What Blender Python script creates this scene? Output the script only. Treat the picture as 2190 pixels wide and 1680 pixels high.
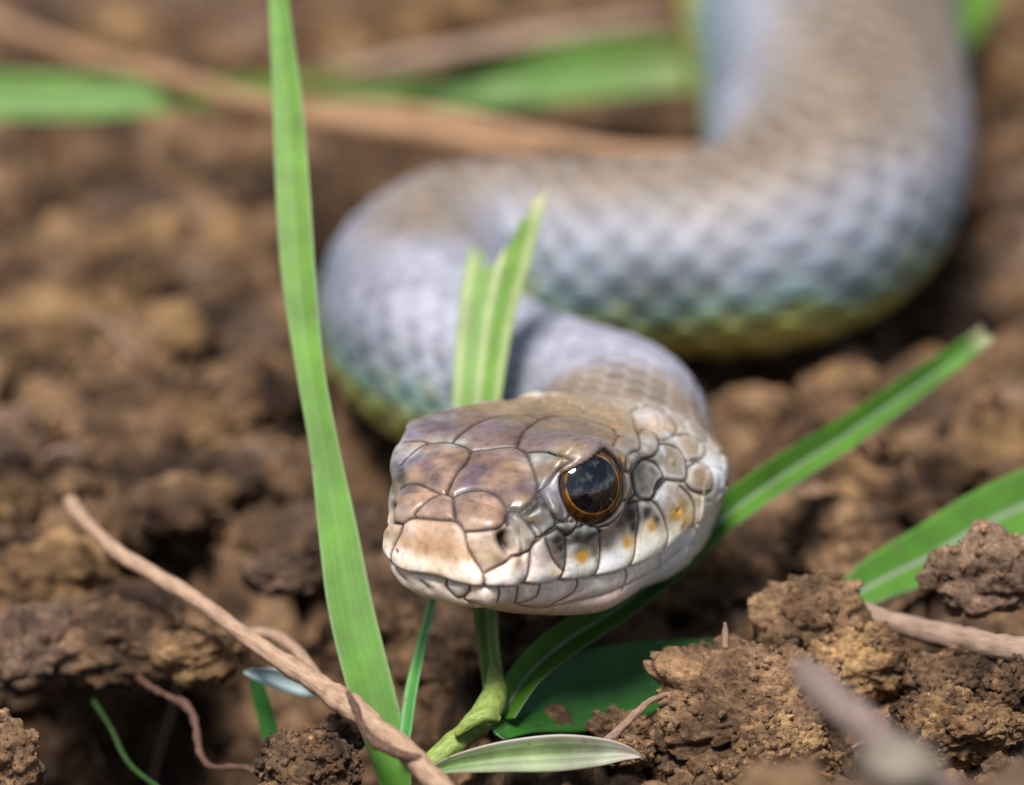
import bpy, math, random
import numpy as np
from mathutils import Vector, Matrix
from mathutils.bvhtree import BVHTree

# ---------------------------------------------------------------- start, camera, light
for o in list(bpy.data.objects):
    bpy.data.objects.remove(o)
scene = bpy.context.scene
COL = scene.collection
S = 0.001                     # everything below is thought out in millimetres

PITCH = math.radians(22.0)    # the camera looks down at the soil by this much
DIST = 300.0                  # to the plane in focus
PXMM = 35.61                  # pixels (2190-wide view of the photograph) per mm in that plane
K = PXMM * DIST
CAM_H = DIST * math.sin(PITCH) + (1577 - 840) / PXMM * math.cos(PITCH)
CAM = np.array([0.0, -DIST * math.cos(PITCH), CAM_H])
AX_R = np.array([1.0, 0, 0])
AX_F = np.array([0, math.cos(PITCH), -math.sin(PITCH)])
AX_U = np.array([0, math.sin(PITCH), math.cos(PITCH)])

cam_d = bpy.data.cameras.new('camera')
cam = bpy.data.objects.new('camera', cam_d)
COL.objects.link(cam)
cam.location = Vector(CAM * S)
cam.rotation_euler = (math.pi / 2 - PITCH, 0, 0)
cam_d.sensor_width = 36.0
cam_d.lens = 36.0 * DIST / (2190 / PXMM)
cam_d.clip_start = 0.005
cam_d.clip_end = 300.0
cam_d.dof.use_dof = True
cam_d.dof.focus_distance = 0.2995
cam_d.dof.aperture_fstop = cam_d.lens / 8.5
cam_d.dof.aperture_blades = 0
scene.camera = cam

SUN_EL, SUN_AZ = math.radians(62), math.radians(-163)   # azimuth from +Y, clockwise seen from above
sun_dir = Vector((math.sin(SUN_AZ) * math.cos(SUN_EL), math.cos(SUN_AZ) * math.cos(SUN_EL), math.sin(SUN_EL)))
sd = bpy.data.lights.new('sun', 'SUN')
sd.energy = 4.7
sd.angle = math.radians(18)
sd.color = (1.0, 0.97, 0.925)
sun = bpy.data.objects.new('sun', sd)
COL.objects.link(sun)
sun.rotation_euler = sun_dir.to_track_quat('Z', 'Y').to_euler()

world = bpy.data.worlds.new('World')
scene.world = world
world.use_nodes = True
wn, wl = world.node_tree.nodes, world.node_tree.links
wn.clear()
w_out = wn.new('ShaderNodeOutputWorld')
w_bg = wn.new('ShaderNodeBackground')
w_sky = wn.new('ShaderNodeTexSky')
w_sky.sky_type = 'NISHITA'
w_sky.sun_disc = False
w_sky.sun_elevation = SUN_EL
w_sky.sun_rotation = SUN_AZ
w_sky.air_density = 1.0
w_sky.dust_density = 1.0
w_tc = wn.new('ShaderNodeTexCoord')
w_n = wn.new('ShaderNodeTexNoise')
w_n.inputs['Scale'].default_value = 3.2
w_n.inputs['Detail'].default_value = 8
w_n.inputs['Roughness'].default_value = 0.62
w_r = wn.new('ShaderNodeValToRGB')
w_r.color_ramp.elements[0].position = 0.50
w_r.color_ramp.elements[1].position = 0.66
w_mix = wn.new('ShaderNodeMixRGB')
w_mix.inputs['Color2'].default_value = (13.0, 13.0, 13.4, 1)
wl.new(w_tc.outputs['Generated'], w_n.inputs['Vector'])
wl.new(w_n.outputs['Fac'], w_r.inputs['Fac'])
wl.new(w_r.outputs['Color'], w_mix.inputs['Fac'])
wl.new(w_sky.outputs['Color'], w_mix.inputs['Color1'])
wl.new(w_mix.outputs['Color'], w_bg.inputs['Color'])
w_bg.inputs['Strength'].default_value = 0.055
wl.new(w_bg.outputs['Background'], w_out.inputs['Surface'])

vs = scene.view_settings
vs.view_transform = 'Standard'
vs.look = 'None'
vs.exposure = 0.55
vs.gamma = 1.0
vs.use_curve_mapping = False
scene.render.engine = 'CYCLES'
scene.cycles.use_denoising = True
scene.cycles.max_bounces = 6
scene.cycles.caustics_reflective = False
scene.cycles.caustics_refractive = False

# ---------------------------------------------------------------- helpers
rng = np.random.default_rng(7)


def P(px, py, depth):
    """a pixel of the 2190-wide view at a distance along the camera axis -> mm"""
    return CAM + depth * (AX_F + AX_R * ((px - 1095) / K) + AX_U * (-(py - 840) / K))


def G(px, py, z=0.0):
    """a pixel carried on to the level z"""
    d = AX_F + AX_R * ((px - 1095) / K) + AX_U * (-(py - 840) / K)
    return CAM + d * ((z - CAM[2]) / d[2])


def depth_of(p):
    return float(np.dot(np.asarray(p) - CAM, AX_F))


def lin(c):
    c = np.asarray(c, float) / 255.0
    return np.where(c <= 0.04045, c / 12.92, ((c + 0.055) / 1.055) ** 2.4)


def sstep(a, b, x):
    t = np.clip((x - a) / (b - a), 0, 1)
    return t * t * (3 - 2 * t)


def _hash(ix, iy, iz, seed):
    with np.errstate(over='ignore'):
        h = (ix.astype(np.uint32) * np.uint32(73856093)) ^ (iy.astype(np.uint32) * np.uint32(19349663)) ^ \
            (iz.astype(np.uint32) * np.uint32(83492791)) ^ np.uint32(seed * 2654435 + 12345)
        h ^= h >> np.uint32(15)
        h *= np.uint32(2246822519)
        h ^= h >> np.uint32(13)
        h *= np.uint32(3266489917)
        h ^= h >> np.uint32(16)
    return h


def worley(p, cell, seed=1):
    """distance to the nearest feature point, in cells"""
    q = p / cell
    b = np.floor(q).astype(np.int64)
    best = np.full(len(p), 9.0)
    for dx in (-1, 0, 1):
        for dy in (-1, 0, 1):
            for dz in (-1, 0, 1):
                c = b + np.array([dx, dy, dz])
                h = _hash(c[:, 0], c[:, 1], c[:, 2], seed)
                f = np.stack([(h & 1023) / 1023.0, ((h >> 10) & 1023) / 1023.0, ((h >> 20) & 1023) / 1023.0], 1)
                d = ((c + f - q) ** 2).sum(1)
                np.minimum(best, d, out=best)
    return np.sqrt(best)


def worley_id(p, cell, seed=1):
    """distance to the nearest feature point, in cells, and a random number of its own"""
    q = p / cell
    b = np.floor(q).astype(np.int64)
    best = np.full(len(p), 9.0)
    rid = np.zeros(len(p))
    for dx in (-1, 0, 1):
        for dy in (-1, 0, 1):
            for dz in (-1, 0, 1):
                c = b + np.array([dx, dy, dz])
                h = _hash(c[:, 0], c[:, 1], c[:, 2], seed)
                f = np.stack([(h & 1023) / 1023.0, ((h >> 10) & 1023) / 1023.0, ((h >> 20) & 1023) / 1023.0], 1)
                d = ((c + f - q) ** 2).sum(1)
                m = d < best
                best = np.where(m, d, best)
                rid = np.where(m, ((h >> 7) & 255) / 255.0, rid)
    return np.sqrt(best), rid


def grains(p, cell, seed=1):
    """rounded grains with deep joints: height 0..1 and the grain's own random number"""
    f, r = worley_id(p, cell, seed)
    return np.sqrt(np.maximum(0, 1 - (f / 0.78) ** 2)) * (0.55 + 0.75 * r), r


def vnoise(p, cell, seed=1):
    q = p / cell
    b = np.floor(q).astype(np.int64)
    t = q - b
    t = t * t * (3 - 2 * t)
    r = 0
    for dx in (0, 1):
        for dy in (0, 1):
            for dz in (0, 1):
                h = (_hash(b[:, 0] + dx, b[:, 1] + dy, b[:, 2] + dz, seed) & 0xffff) / 65535.0
                w = (t[:, 0] if dx else 1 - t[:, 0]) * (t[:, 1] if dy else 1 - t[:, 1]) * (t[:, 2] if dz else 1 - t[:, 2])
                r = r + h * w
    return r * 2 - 1


def fbm(p, cell, n=3, seed=1):
    r, a = 0, 1.0
    for k in range(n):
        r = r + a * vnoise(p, cell / 2 ** k, seed + k)
        a *= 0.5
    return r


def mesh(name, verts, faces, mat, parent=None, base=(0, 0, 0), smooth=True, uv=None, colors=None):
    """one mesh object; verts in mm (world), base = its origin in mm"""
    verts = (np.asarray(verts, float) - np.asarray(base, float)) * S
    me = bpy.data.meshes.new(name)
    faces = np.asarray(faces)
    n, k = faces.shape
    me.vertices.add(len(verts))
    me.vertices.foreach_set('co', verts.astype(np.float32).ravel())
    me.loops.add(n * k)
    me.loops.foreach_set('vertex_index', faces.astype(np.int32).ravel())
    me.polygons.add(n)
    me.polygons.foreach_set('loop_start', np.arange(0, n * k, k, dtype=np.int32))
    me.polygons.foreach_set('use_smooth', np.full(n, smooth))
    if uv is not None:
        l = me.uv_layers.new(name='UVMap')
        l.data.foreach_set('uv', np.asarray(uv, np.float32)[faces.ravel()].ravel())
    if colors is not None:
        for cname, arr in colors.items():
            a = me.color_attributes.new(cname, 'FLOAT_COLOR', 'POINT')
            a.data.foreach_set('color', np.asarray(arr, np.float32).ravel())
    me.update(calc_edges=True)
    me.validate()
    if mat:
        me.materials.append(mat)
    o = bpy.data.objects.new(name, me)
    COL.objects.link(o)
    if parent:
        o.parent = parent
    else:
        o.location = Vector(np.asarray(base, float) * S)
    return o


def tag(o, label=None, cat=None, group=None, kind=None):
    for k, v in (('label', label), ('category', cat), ('group', group), ('kind', kind)):
        if v:
            o[k] = v
    return o


def empty(name, base, label, cat, group=None):
    o = bpy.data.objects.new(name, None)
    o.empty_display_size = 0.003
    o.location = Vector(np.asarray(base, float) * S)
    COL.objects.link(o)
    return tag(o, label, cat, group)


def catmull(pts, n):
    """n points evenly spaced along a smooth curve through pts (any dimension; spacing by the first three)"""
    p = np.asarray(pts, float)
    p = np.vstack([2 * p[0] - p[1], p, 2 * p[-1] - p[-2]])
    out = []
    for i in range(1, len(p) - 2):
        t = np.linspace(0, 1, 24, endpoint=False)[:, None]
        a, b, c, d = p[i - 1], p[i], p[i + 1], p[i + 2]
        out.append(0.5 * (2 * b + (c - a) * t + (2 * a - 5 * b + 4 * c - d) * t ** 2 + (3 * b - a - 3 * c + d) * t ** 3))
    out = np.vstack(out + [p[-2:-1]])
    L = np.r_[0, np.cumsum(np.linalg.norm(np.diff(out[:, :3], axis=0), axis=1))]
    u = np.linspace(0, L[-1], n)
    return np.stack([np.interp(u, L, out[:, k]) for k in range(p.shape[1])], 1)


def norm(v):
    v = np.asarray(v, float)
    return v / np.maximum(np.linalg.norm(v, axis=-1, keepdims=True), 1e-12)


# ---------------------------------------------------------------- materials
def new_mat(name):
    m = bpy.data.materials.new(name)
    m.use_nodes = True
    nt = m.node_tree
    return m, nt.nodes, nt.links, nt.nodes['Principled BSDF'], nt.nodes['Material Output']


def ramp(nodes, stops):
    r = nodes.new('ShaderNodeValToRGB')
    e = r.color_ramp.elements
    while len(e) > 1:
        e.remove(e[-1])
    e[0].position, e[0].color = stops[0][0], (*stops[0][1], 1)
    for p, c in stops[1:]:
        x = e.new(p)
        x.color = (*c, 1)
    return r


def noise_node(nodes, links, vec, scale, detail=4, rough=0.55):
    n = nodes.new('ShaderNodeTexNoise')
    n.inputs['Scale'].default_value = scale
    n.inputs['Detail'].default_value = detail
    n.inputs['Roughness'].default_value = rough
    links.new(vec, n.inputs['Vector'])
    return n


def soil_material(name, light, mid, dark, grain=1.0):
    m, N, L, B, O = new_mat(name)
    geo = N.new('ShaderNodeNewGeometry')
    pos = geo.outputs['Position']
    n1 = noise_node(N, L, pos, 160, 5, 0.6)
    r1 = ramp(N, [(0.36, dark), (0.5, mid), (0.64, light)])
    L.new(n1.outputs['Fac'], r1.inputs['Fac'])
    n2 = noise_node(N, L, pos, 1900, 4, 0.7)
    r2 = ramp(N, [(0.32, (0.45, 0.43, 0.42)), (0.55, (1, 1, 1)), (0.74, (1.55, 1.5, 1.4))])
    L.new(n2.outputs['Fac'], r2.inputs['Fac'])
    mx = N.new('ShaderNodeMixRGB')
    mx.blend_type = 'MULTIPLY'
    mx.inputs['Fac'].default_value = 1
    L.new(r1.outputs['Color'], mx.inputs['Color1'])
    L.new(r2.outputs['Color'], mx.inputs['Color2'])
    tn = N.new('ShaderNodeVertexColor')
    tn.layer_name = 'tone'
    m2 = N.new('ShaderNodeMixRGB')
    m2.blend_type = 'MULTIPLY'
    m2.inputs['Fac'].default_value = 1
    L.new(mx.outputs['Color'], m2.inputs['Color1'])
    L.new(tn.outputs['Color'], m2.inputs['Color2'])
    L.new(m2.outputs['Color'], B.inputs['Base Color'])
    B.inputs['Roughness'].default_value = 0.92
    B.inputs['Specular IOR Level'].default_value = 0.25
    n3 = noise_node(N, L, pos, 2600, 5, 0.7)
    bp = N.new('ShaderNodeBump')
    bp.inputs['Strength'].default_value = 0.9
    bp.inputs['Distance'].default_value = 0.0006 * grain
    L.new(n3.outputs['Fac'], bp.inputs['Height'])
    L.new(bp.outputs['Normal'], B.inputs['Normal'])
    return m


SOIL = soil_material('soil', (0.30, 0.180, 0.098), (0.132, 0.076, 0.042), (0.032, 0.018, 0.011))
SOIL2 = soil_material('soil_ochre', (0.38, 0.230, 0.108), (0.175, 0.100, 0.047), (0.045, 0.025, 0.013))
SOILG = soil_material('soil_greyish', (0.27, 0.175, 0.115), (0.128, 0.079, 0.052), (0.036, 0.022, 0.015))


def leaf_material(name, base, vein, tip=None, edge=None, veins=7, trans=0.35, rough=0.4, mott=0.25):
    """uv.x across the blade 0..1, uv.y along it 0..1"""
    m, N, L, B, O = new_mat(name)
    uv = N.new('ShaderNodeUVMap')
    sep = N.new('ShaderNodeSeparateXYZ')
    L.new(uv.outputs['UV'], sep.inputs['Vector'])
    mul = N.new('ShaderNodeMath')
    mul.operation = 'MULTIPLY'
    mul.inputs[1].default_value = veins * 2 * math.pi
    L.new(sep.outputs['X'], mul.inputs[0])
    sn = N.new('ShaderNodeMath')
    sn.operation = 'SINE'
    L.new(mul.outputs[0], sn.inputs[0])
    ab = N.new('ShaderNodeMapRange')
    ab.inputs['From Min'].default_value = -1
    ab.inputs['From Max'].default_value = 1
    L.new(sn.outputs[0], ab.inputs['Value'])
    mx = N.new('ShaderNodeMixRGB')
    mx.inputs['Color1'].default_value = (*base, 1)
    mx.inputs['Color2'].default_value = (*vein, 1)
    pw = N.new('ShaderNodeMath')
    pw.operation = 'POWER'
    pw.inputs[1].default_value = 3.0
    L.new(ab.outputs['Result'], pw.inputs[0])
    L.new(pw.outputs[0], mx.inputs['Fac'])
    col = mx.outputs['Color']
    geo = N.new('ShaderNodeNewGeometry')
    n = noise_node(N, L, geo.outputs['Position'], 320, 4)
    hs = ramp(N, [(0.3, (1 - mott,) * 3), (0.7, (1 + mott,) * 3)])
    L.new(n.outputs['Fac'], hs.inputs['Fac'])
    m2 = N.new('ShaderNodeMixRGB')
    m2.blend_type = 'MULTIPLY'
    m2.inputs['Fac'].default_value = 1
    L.new(col, m2.inputs['Color1'])
    L.new(hs.outputs['Color'], m2.inputs['Color2'])
    col = m2.outputs['Color']
    if tip:
        r = ramp(N, tip)
        L.new(sep.outputs['Y'], r.inputs['Fac'])
        m3 = N.new('ShaderNodeMixRGB')
        m3.blend_type = 'MULTIPLY'
        m3.inputs['Fac'].default_value = 1
        L.new(col, m3.inputs['Color1'])
        L.new(r.outputs['Color'], m3.inputs['Color2'])
        col = m3.outputs['Color']
    if edge:
        r = ramp(N, edge[1])
        r.color_ramp.interpolation = 'EASE'
        L.new(sep.outputs['X'], r.inputs['Fac'])
        m4 = N.new('ShaderNodeMixRGB')
        m4.inputs['Color2'].default_value = (*edge[0], 1)
        L.new(r.outputs['Color'], m4.inputs['Fac'])
        L.new(col, m4.inputs['Color1'])
        col = m4.outputs['Color']
    sp = noise_node(N, L, geo.outputs['Position'], 1500, 3, 0.6)
    sr = ramp(N, [(0.64, (0, 0, 0)), (0.72, (0.7, 0.7, 0.7))])
    L.new(sp.outputs['Fac'], sr.inputs['Fac'])
    m5 = N.new('ShaderNodeMixRGB')
    m5.inputs['Color2'].default_value = (0.17, 0.115, 0.07, 1)
    L.new(sr.outputs['Color'], m5.inputs['Fac'])
    L.new(col, m5.inputs['Color1'])
    col = m5.outputs['Color']
    L.new(col, B.inputs['Base Color'])
    B.inputs['Roughness'].default_value = rough
    bp = N.new('ShaderNodeBump')
    bp.inputs['Strength'].default_value = 0.2
    bp.inputs['Distance'].default_value = 0.00003
    L.new(ab.outputs['Result'], bp.inputs['Height'])
    L.new(bp.outputs['Normal'], B.inputs['Normal'])
    tr = N.new('ShaderNodeBsdfTranslucent')
    L.new(col, tr.inputs['Color'])
    ms = N.new('ShaderNodeMixShader')
    ms.inputs['Fac'].default_value = trans
    L.new(B.outputs['BSDF'], ms.inputs[1])
    L.new(tr.outputs['BSDF'], ms.inputs[2])
    L.new(ms.outputs['Shader'], O.inputs['Surface'])
    return m


def stem_material(name, light, dark, rough=0.6, stretch=1.0):
    m, N, L, B, O = new_mat(name)
    uv = N.new('ShaderNodeUVMap')
    mp = N.new('ShaderNodeMapping')
    mp.inputs['Scale'].default_value = (14, 3.0 * stretch, 1)
    L.new(uv.outputs['UV'], mp.inputs['Vector'])
    n = noise_node(N, L, mp.outputs['Vector'], 1.0, 5, 0.6)
    r = ramp(N, [(0.3, dark), (0.65, light)])
    L.new(n.outputs['Fac'], r.inputs['Fac'])
    L.new(r.outputs['Color'], B.inputs['Base Color'])
    B.inputs['Roughness'].default_value = rough
    bp = N.new('ShaderNodeBump')
    bp.inputs['Strength'].default_value = 0.7
    bp.inputs['Distance'].default_value = 0.0002
    L.new(n.outputs['Fac'], bp.inputs['Height'])
    L.new(bp.outputs['Normal'], B.inputs['Normal'])
    return m
# ---------------------------------------------------------------- the soil
HOLES = [  # middle (view px on level 0), half widths in mm, depth
    ((300, 1440), 12.5, 22.0, 30.0), ((600, 1540), 7.0, 12.0, 20.0), ((90, 1500), 9.0, 18.0, 24.0), ((560, 835), 5.0, 5.5, 4.5), ((1960, 1130), 6.0, 5.0, 4.0),
    ((1330, 1390), 7.0, 3.5, 2.5), ((1640, 960), 5.0, 6.0, 3.5), ((2030, 620), 9.0, 10.0, 4.0), ((290, 340), 8.0, 10.0, 5.0), ((640, 500), 6.0, 8.0, 4.0), ((1450, 300), 7.0, 8.0, 4.0)]
MOUNDS = [((80, 1280), 12.0, 8.0, 3.0), ((300, 700), 14, 18, 3.0), ((2000, 900), 12, 14, 3.0), ((1700, 1450), 11, 7, 1.5)]
FRONT = [(P(2060, 1700, 258), 15.0, 8.0, 17.5), (P(1720, 1700, 262), 9.0, 6.0, 15.5), (P(1450, 1730, 266), 14.0, 7.0, 11.0)]
CLEAR = [  # things that lie open on the soil: view px, py, height, reach in mm - the soil stays below them
    (160, 1090, 1.5, 1.5), (250, 1180, 1.5, 2), (340, 1235, 1.5, 2), (430, 1290, 1.2, 2), (520, 1358, 1.2, 2.5), (590, 1408, 1.2, 3), (650, 1442, 1.5, 3), (760, 1520, 1.5, 3), (830, 1575, 2, 3), (900, 1640, 2, 3),
    (780, 1500, 0, 3), (1050, 1535, 0.5, 3), (960, 1600, 0, 4), (1120, 1610, 0, 4), (1250, 1600, 0, 4), (1000, 1660, -1, 5), (1150, 1660, -1, 5), (1300, 1640, -1, 4), (1130, 1500, -1, 4), (1230, 1480, -1, 5), (1350, 1455, -1, 5), (1480, 1425, -0.5, 3),
    (1800, 1290, -0.5, 3), (1900, 1240, -0.5, 4), (2050, 1180, -0.5, 5), (2180, 1120, -0.5, 5), (1900, 1330, 0, 2.5), (2040, 1362, 0, 2.5), (2190, 1392, 0, 2.5),
    (0, 210, 1, 10), (100, 210, 1, 10), (200, 210, 1, 10), (280, 210, 1, 10), (360, 210, 1, 10), (450, 210, 1, 9), (540, 215, 1, 9), (700, 240, 2, 6), (850, 230, 2, 7), (1000, 240, 1, 9), (1150, 220, 1, 9), (1300, 180, 1, 9), (1450, 170, 0, 9), (870, 290, 1, 6), (1000, 310, 1, 6), (1200, 325, 1, 6), (1400, 330, 1, 6)]
CLEAR = [np.r_[G(px, py, z), r] for px, py, z, r in CLEAR]


def ground_z(x, y):
    x, y = np.asarray(x, float), np.asarray(y, float)
    p = np.stack([x, y, np.zeros_like(x)], 1)
    near = 1.0 / (1 + (np.hypot(x, y - 60) / 400.0) ** 2)
    z = fbm(p, 34.0, 3, 11) * 2.0 * near - 2.6
    for (px, py), a, b, d in HOLES:
        c = G(px, py)
        z -= d * np.exp(-(((x - c[0]) / a) ** 2 + ((y - c[1]) / b) ** 2) ** 1.3)
    for (px, py), a, b, d in MOUNDS:
        c = G(px, py)
        z += d * np.exp(-(((x - c[0]) / a) ** 2 + ((y - c[1]) / b) ** 2))
    zf_ = 0
    for c, a, b, d in FRONT:
        zf_ = np.maximum(zf_, d * np.exp(-(((x - c[0]) / a) ** 2 + ((y - c[1]) / b) ** 2) ** 1.5))
    z = z + zf_
    for c in CLEAR:
        d = np.hypot(x - c[0], y - c[1])
        z = np.minimum(z, c[2] - 1.8 + np.maximum(d - c[3], 0) * 0.9)
    return z


def tone(r1, r2):
    t = 0.62 + 0.55 * r1 + 0.35 * r2
    t = t[:, None] * np.array([1.0, 1.0, 1.0]) * (1 + (r2[:, None] - 0.5) * np.array([0.06, 0.0, -0.08]))
    return np.concatenate([t, np.ones((len(t), 1))], 1)


def ground_fine(x, y):
    p = np.stack([x, y, np.zeros_like(x)], 1)
    w = np.stack([vnoise(p, 3.0, 5), vnoise(p, 3.0, 6), vnoise(p, 3.0, 7)], 1) * 0.9
    q = p + w
    a, ra = grains(q, 6.4, 3)
    b, rb = grains(q, 2.7, 4)
    c, rc = grains(q, 1.2, 5)
    return (a - 0.80) * 6.2 + (b - 0.65) * 3.0 + (c - 0.5) * 0.85, tone(rb, rc)


def axis(lo, hi, step, far, k=1.35):
    a = list(np.arange(lo, hi + 1e-6, step))
    d, s_ = step, lo
    left = []
    while s_ > -far:
        d *= k
        s_ -= d
        left.append(s_)
    d, s_ = step, hi
    right = []
    while s_ < far:
        d *= k
        s_ += d
        right.append(s_)
    return np.array(left[::-1] + a + right)


gx = axis(-48, 48, 0.34, 20000)
gy = np.concatenate([axis(-40, 40, 0.34, 20000)[:0], np.array(sorted(set(np.round(np.concatenate([axis(-40, 30, 0.34, 20000)[axis(-40, 30, 0.34, 20000) <= 30], 30 + np.cumsum(np.linspace(0.36, 1.6, 190)), 30 + np.cumsum(np.linspace(0.36, 1.6, 190))[-1] + np.cumsum(1.6 * 1.35 ** np.arange(1, 32))]), 4))))])
XX, YY = np.meshgrid(gx, gy, indexing='ij')
xf, yf = XX.ravel(), YY.ravel()
vis = sstep(500, 250, np.hypot(xf, yf - 60))
fine, GTONE = ground_fine(xf, yf)
zf = ground_z(xf, yf) + fine * vis
GV = np.stack([xf, yf, zf], 1)
nx, ny = len(gx), len(gy)
a_, b_ = np.meshgrid(np.arange(nx - 1), np.arange(ny - 1), indexing='ij')
GF = np.stack([a_ * ny + b_, (a_ + 1) * ny + b_, (a_ + 1) * ny + b_ + 1, a_ * ny + b_ + 1], -1).reshape(-1, 4)
print('ground', nx, ny)


def finish_ground():
    """settle the soil under the snake, then make the sheet"""
    from mathutils.kdtree import KDTree
    t = KDTree(len(SPINE_XY))
    for i, c in enumerate(SPINE_XY):
        t.insert((c[0], c[1], 0), i)
    t.balance()
    m = np.where((np.abs(GV[:, 0]) < 70) & (GV[:, 1] > -20) & (GV[:, 1] < 330))[0]
    for k in m:
        _, i, d = t.find((GV[k, 0], GV[k, 1], 0))
        r = SPINE_R[i]
        if d < r + 4:
            low = SPINE_XY[i][2] - math.sqrt(max(r * r - d * d, 0.0)) * 0.92 if d < r else SPINE_XY[i][2]
            if d < r:
                GV[k, 2] = min(GV[k, 2], low + 0.25)
    g = mesh('ground', GV, GF, SOIL, colors={'tone': GTONE})
    g['kind'] = 'structure'
    g['label'] = 'loose crumbly brown soil'
# ---------------------------------------------------------------- the snake: one continuous skin
YAW, HPITCH, ROLL = math.radians(30.0), math.radians(6.5), math.radians(0.0)
F = np.array([-math.sin(YAW) * math.cos(HPITCH), -math.cos(YAW) * math.cos(HPITCH), math.sin(HPITCH)])
HY = norm(np.cross([0, 0, 1.0], F))
HZ = np.cross(F, HY)
SNOUT = P(930, 1244, 296.8)

# head sections: s, top, canthus(y,z), cheek(y,z), lip(y,z), jaw(y,z), bottom
HEAD = np.array([
    [2.4, 4.60, 3.80, 4.00, 4.45, 2.1, 4.40, 0.1, 3.6, -1.2, -1.8],
    [4.0, 5.55, 5.40, 4.85, 5.65, 2.7, 5.05, 0.0, 4.2, -1.6, -2.4],
    [6.0, 6.35, 6.45, 5.70, 6.25, 3.2, 5.75, -.2, 4.8, -2.1, -3.1],
    [8.5, 6.95, 7.15, 6.40, 6.50, 3.6, 6.50, -.5, 5.5, -2.8, -3.8],
    [11., 7.20, 6.75, 6.60, 6.90, 3.8, 7.25, -.6, 6.3, -3.1, -4.2],
    [15., 7.10, 6.25, 6.30, 7.85, 3.7, 7.60, -.2, 6.2, -3.0, -4.1],
    [19., 6.75, 5.55, 5.90, 8.15, 3.3, 7.60, .1, 6.1, -2.8, -4.0],
    [23., 6.25, 4.90, 5.35, 7.00, 2.8, 6.80, 0., 5.7, -2.8, -4.0],
    [28., 5.80, 4.30, 4.80, 5.90, 2.3, 5.90, -.3, 5.0, -2.8, -3.9],
    [40., 6.40, 4.40, 5.00, 6.00, 2.3, 6.00, -.4, 5.2, -3.2, -4.2]])
TIPLEN, TIPZ = 2.4, 1.9
M = 520                                   # points around
half = M // 2


def head_half(s):
    """half section (y,z) from the top to the bottom, half+1 points evenly spaced"""
    ss = max(s, HEAD[0, 0])
    v = [np.interp(ss, HEAD[:, 0], smooth_tab[:, k]) if False else pchip(ss, k) for k in range(1, 11)]
    t, cy, cz, my, mz, ly, lz, jy, jz, b = v
    pts = [(0, t), (cy * 0.55, t - 0.10), (cy, cz), ((cy + my) / 2 + 0.05, (cz + mz) / 2 + 0.1), (my, mz), (ly, lz), (jy, jz), (jy * 0.55, b * 0.93 - 0.1), (0, b)]
    pts = np.array([(-pts[1][0], pts[1][1])] + pts + [(-pts[-2][0], pts[-2][1])], float)
    out = []
    for i in range(1, len(pts) - 2):
        u = np.linspace(0, 1, 16, endpoint=False)[:, None]
        a, b_, c, d = pts[i - 1:i + 3]
        out.append(0.5 * (2 * b_ + (c - a) * u + (2 * a - 5 * b_ + 4 * c - d) * u ** 2 + (3 * b_ - a - 3 * c + d) * u ** 3))
    out = np.vstack(out + [pts[-2:-1]])
    L = np.r_[0, np.cumsum(np.linalg.norm(np.diff(out, axis=0), axis=1))]
    q = np.linspace(0, L[-1], half + 1)
    r = np.stack([np.interp(q, L, out[:, 0]), np.interp(q, L, out[:, 1])], 1)
    if s < TIPLEN:
        x = 1 - s / TIPLEN
        g = max(0.0, 1 - x ** 2.6) ** (1 / 2.3)
        r[:, 0] *= g
        r[:, 1] = TIPZ + (r[:, 1] - TIPZ) * g
    return r


def pchip(x, k):
    X, Yv = HEAD[:, 0], HEAD[:, k]
    i = int(np.clip(np.searchsorted(X, x) - 1, 0, len(X) - 2))
    h = X[i + 1] - X[i]
    def slope(j):
        if j == 0:
            return (Yv[1] - Yv[0]) / (X[1] - X[0])
        if j == len(X) - 1:
            return 0.0
        return (Yv[j + 1] - Yv[j - 1]) / (X[j + 1] - X[j - 1])
    u = (min(x, X[-1]) - X[i]) / h
    return ((2 * u ** 3 - 3 * u ** 2 + 1) * Yv[i] + (u ** 3 - 2 * u ** 2 + u) * h * slope(i)
            + (-2 * u ** 3 + 3 * u ** 2) * Yv[i + 1] + (u ** 3 - u ** 2) * h * slope(i + 1))


# spine: straight through the head, then the neck hairpin and the body, lying on the soil
HEADLEN = 21.0
body_ctl = [  # view px, py of the middle, height of the middle, radius
    (1312, 925, 7.2, 5.6), (1190, 866, 6.4, 5.8), (1060, 822, 6.3, 6.1), (950, 765, 6.5, 6.6), (898, 690, 6.5, 6.7), (915, 605, 6.6, 6.8),
    (1010, 555, 6.7, 6.9), (1150, 548, 6.9, 7.0), (1320, 556, 7.1, 7.2), (1490, 550, 7.3, 7.5), (1630, 528, 7.6, 7.9), (1730, 475, 8.2, 8.5),
    (1780, 390, 9.0, 9.2), (1790, 285, 9.7, 9.7), (1775, 170, 10.3, 10.2), (1752, 50, 10.7, 10.7), (1735, -80, 10.8, 11.0), (1715, -240, 10.8, 11.0), (1700, -420, 10.8, 11)]
ctl = [np.r_[SNOUT - F * s, 6.0] for s in (0, 5, 10, 15, HEADLEN)]
ctl += [np.r_[G(px, py, z), r] for px, py, z, r in body_ctl]
SP = catmull(ctl, 2600)
spL = np.r_[0, np.cumsum(np.linalg.norm(np.diff(SP[:, :3], axis=0), axis=1))]
TOTAL = spL[-1]
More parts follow.
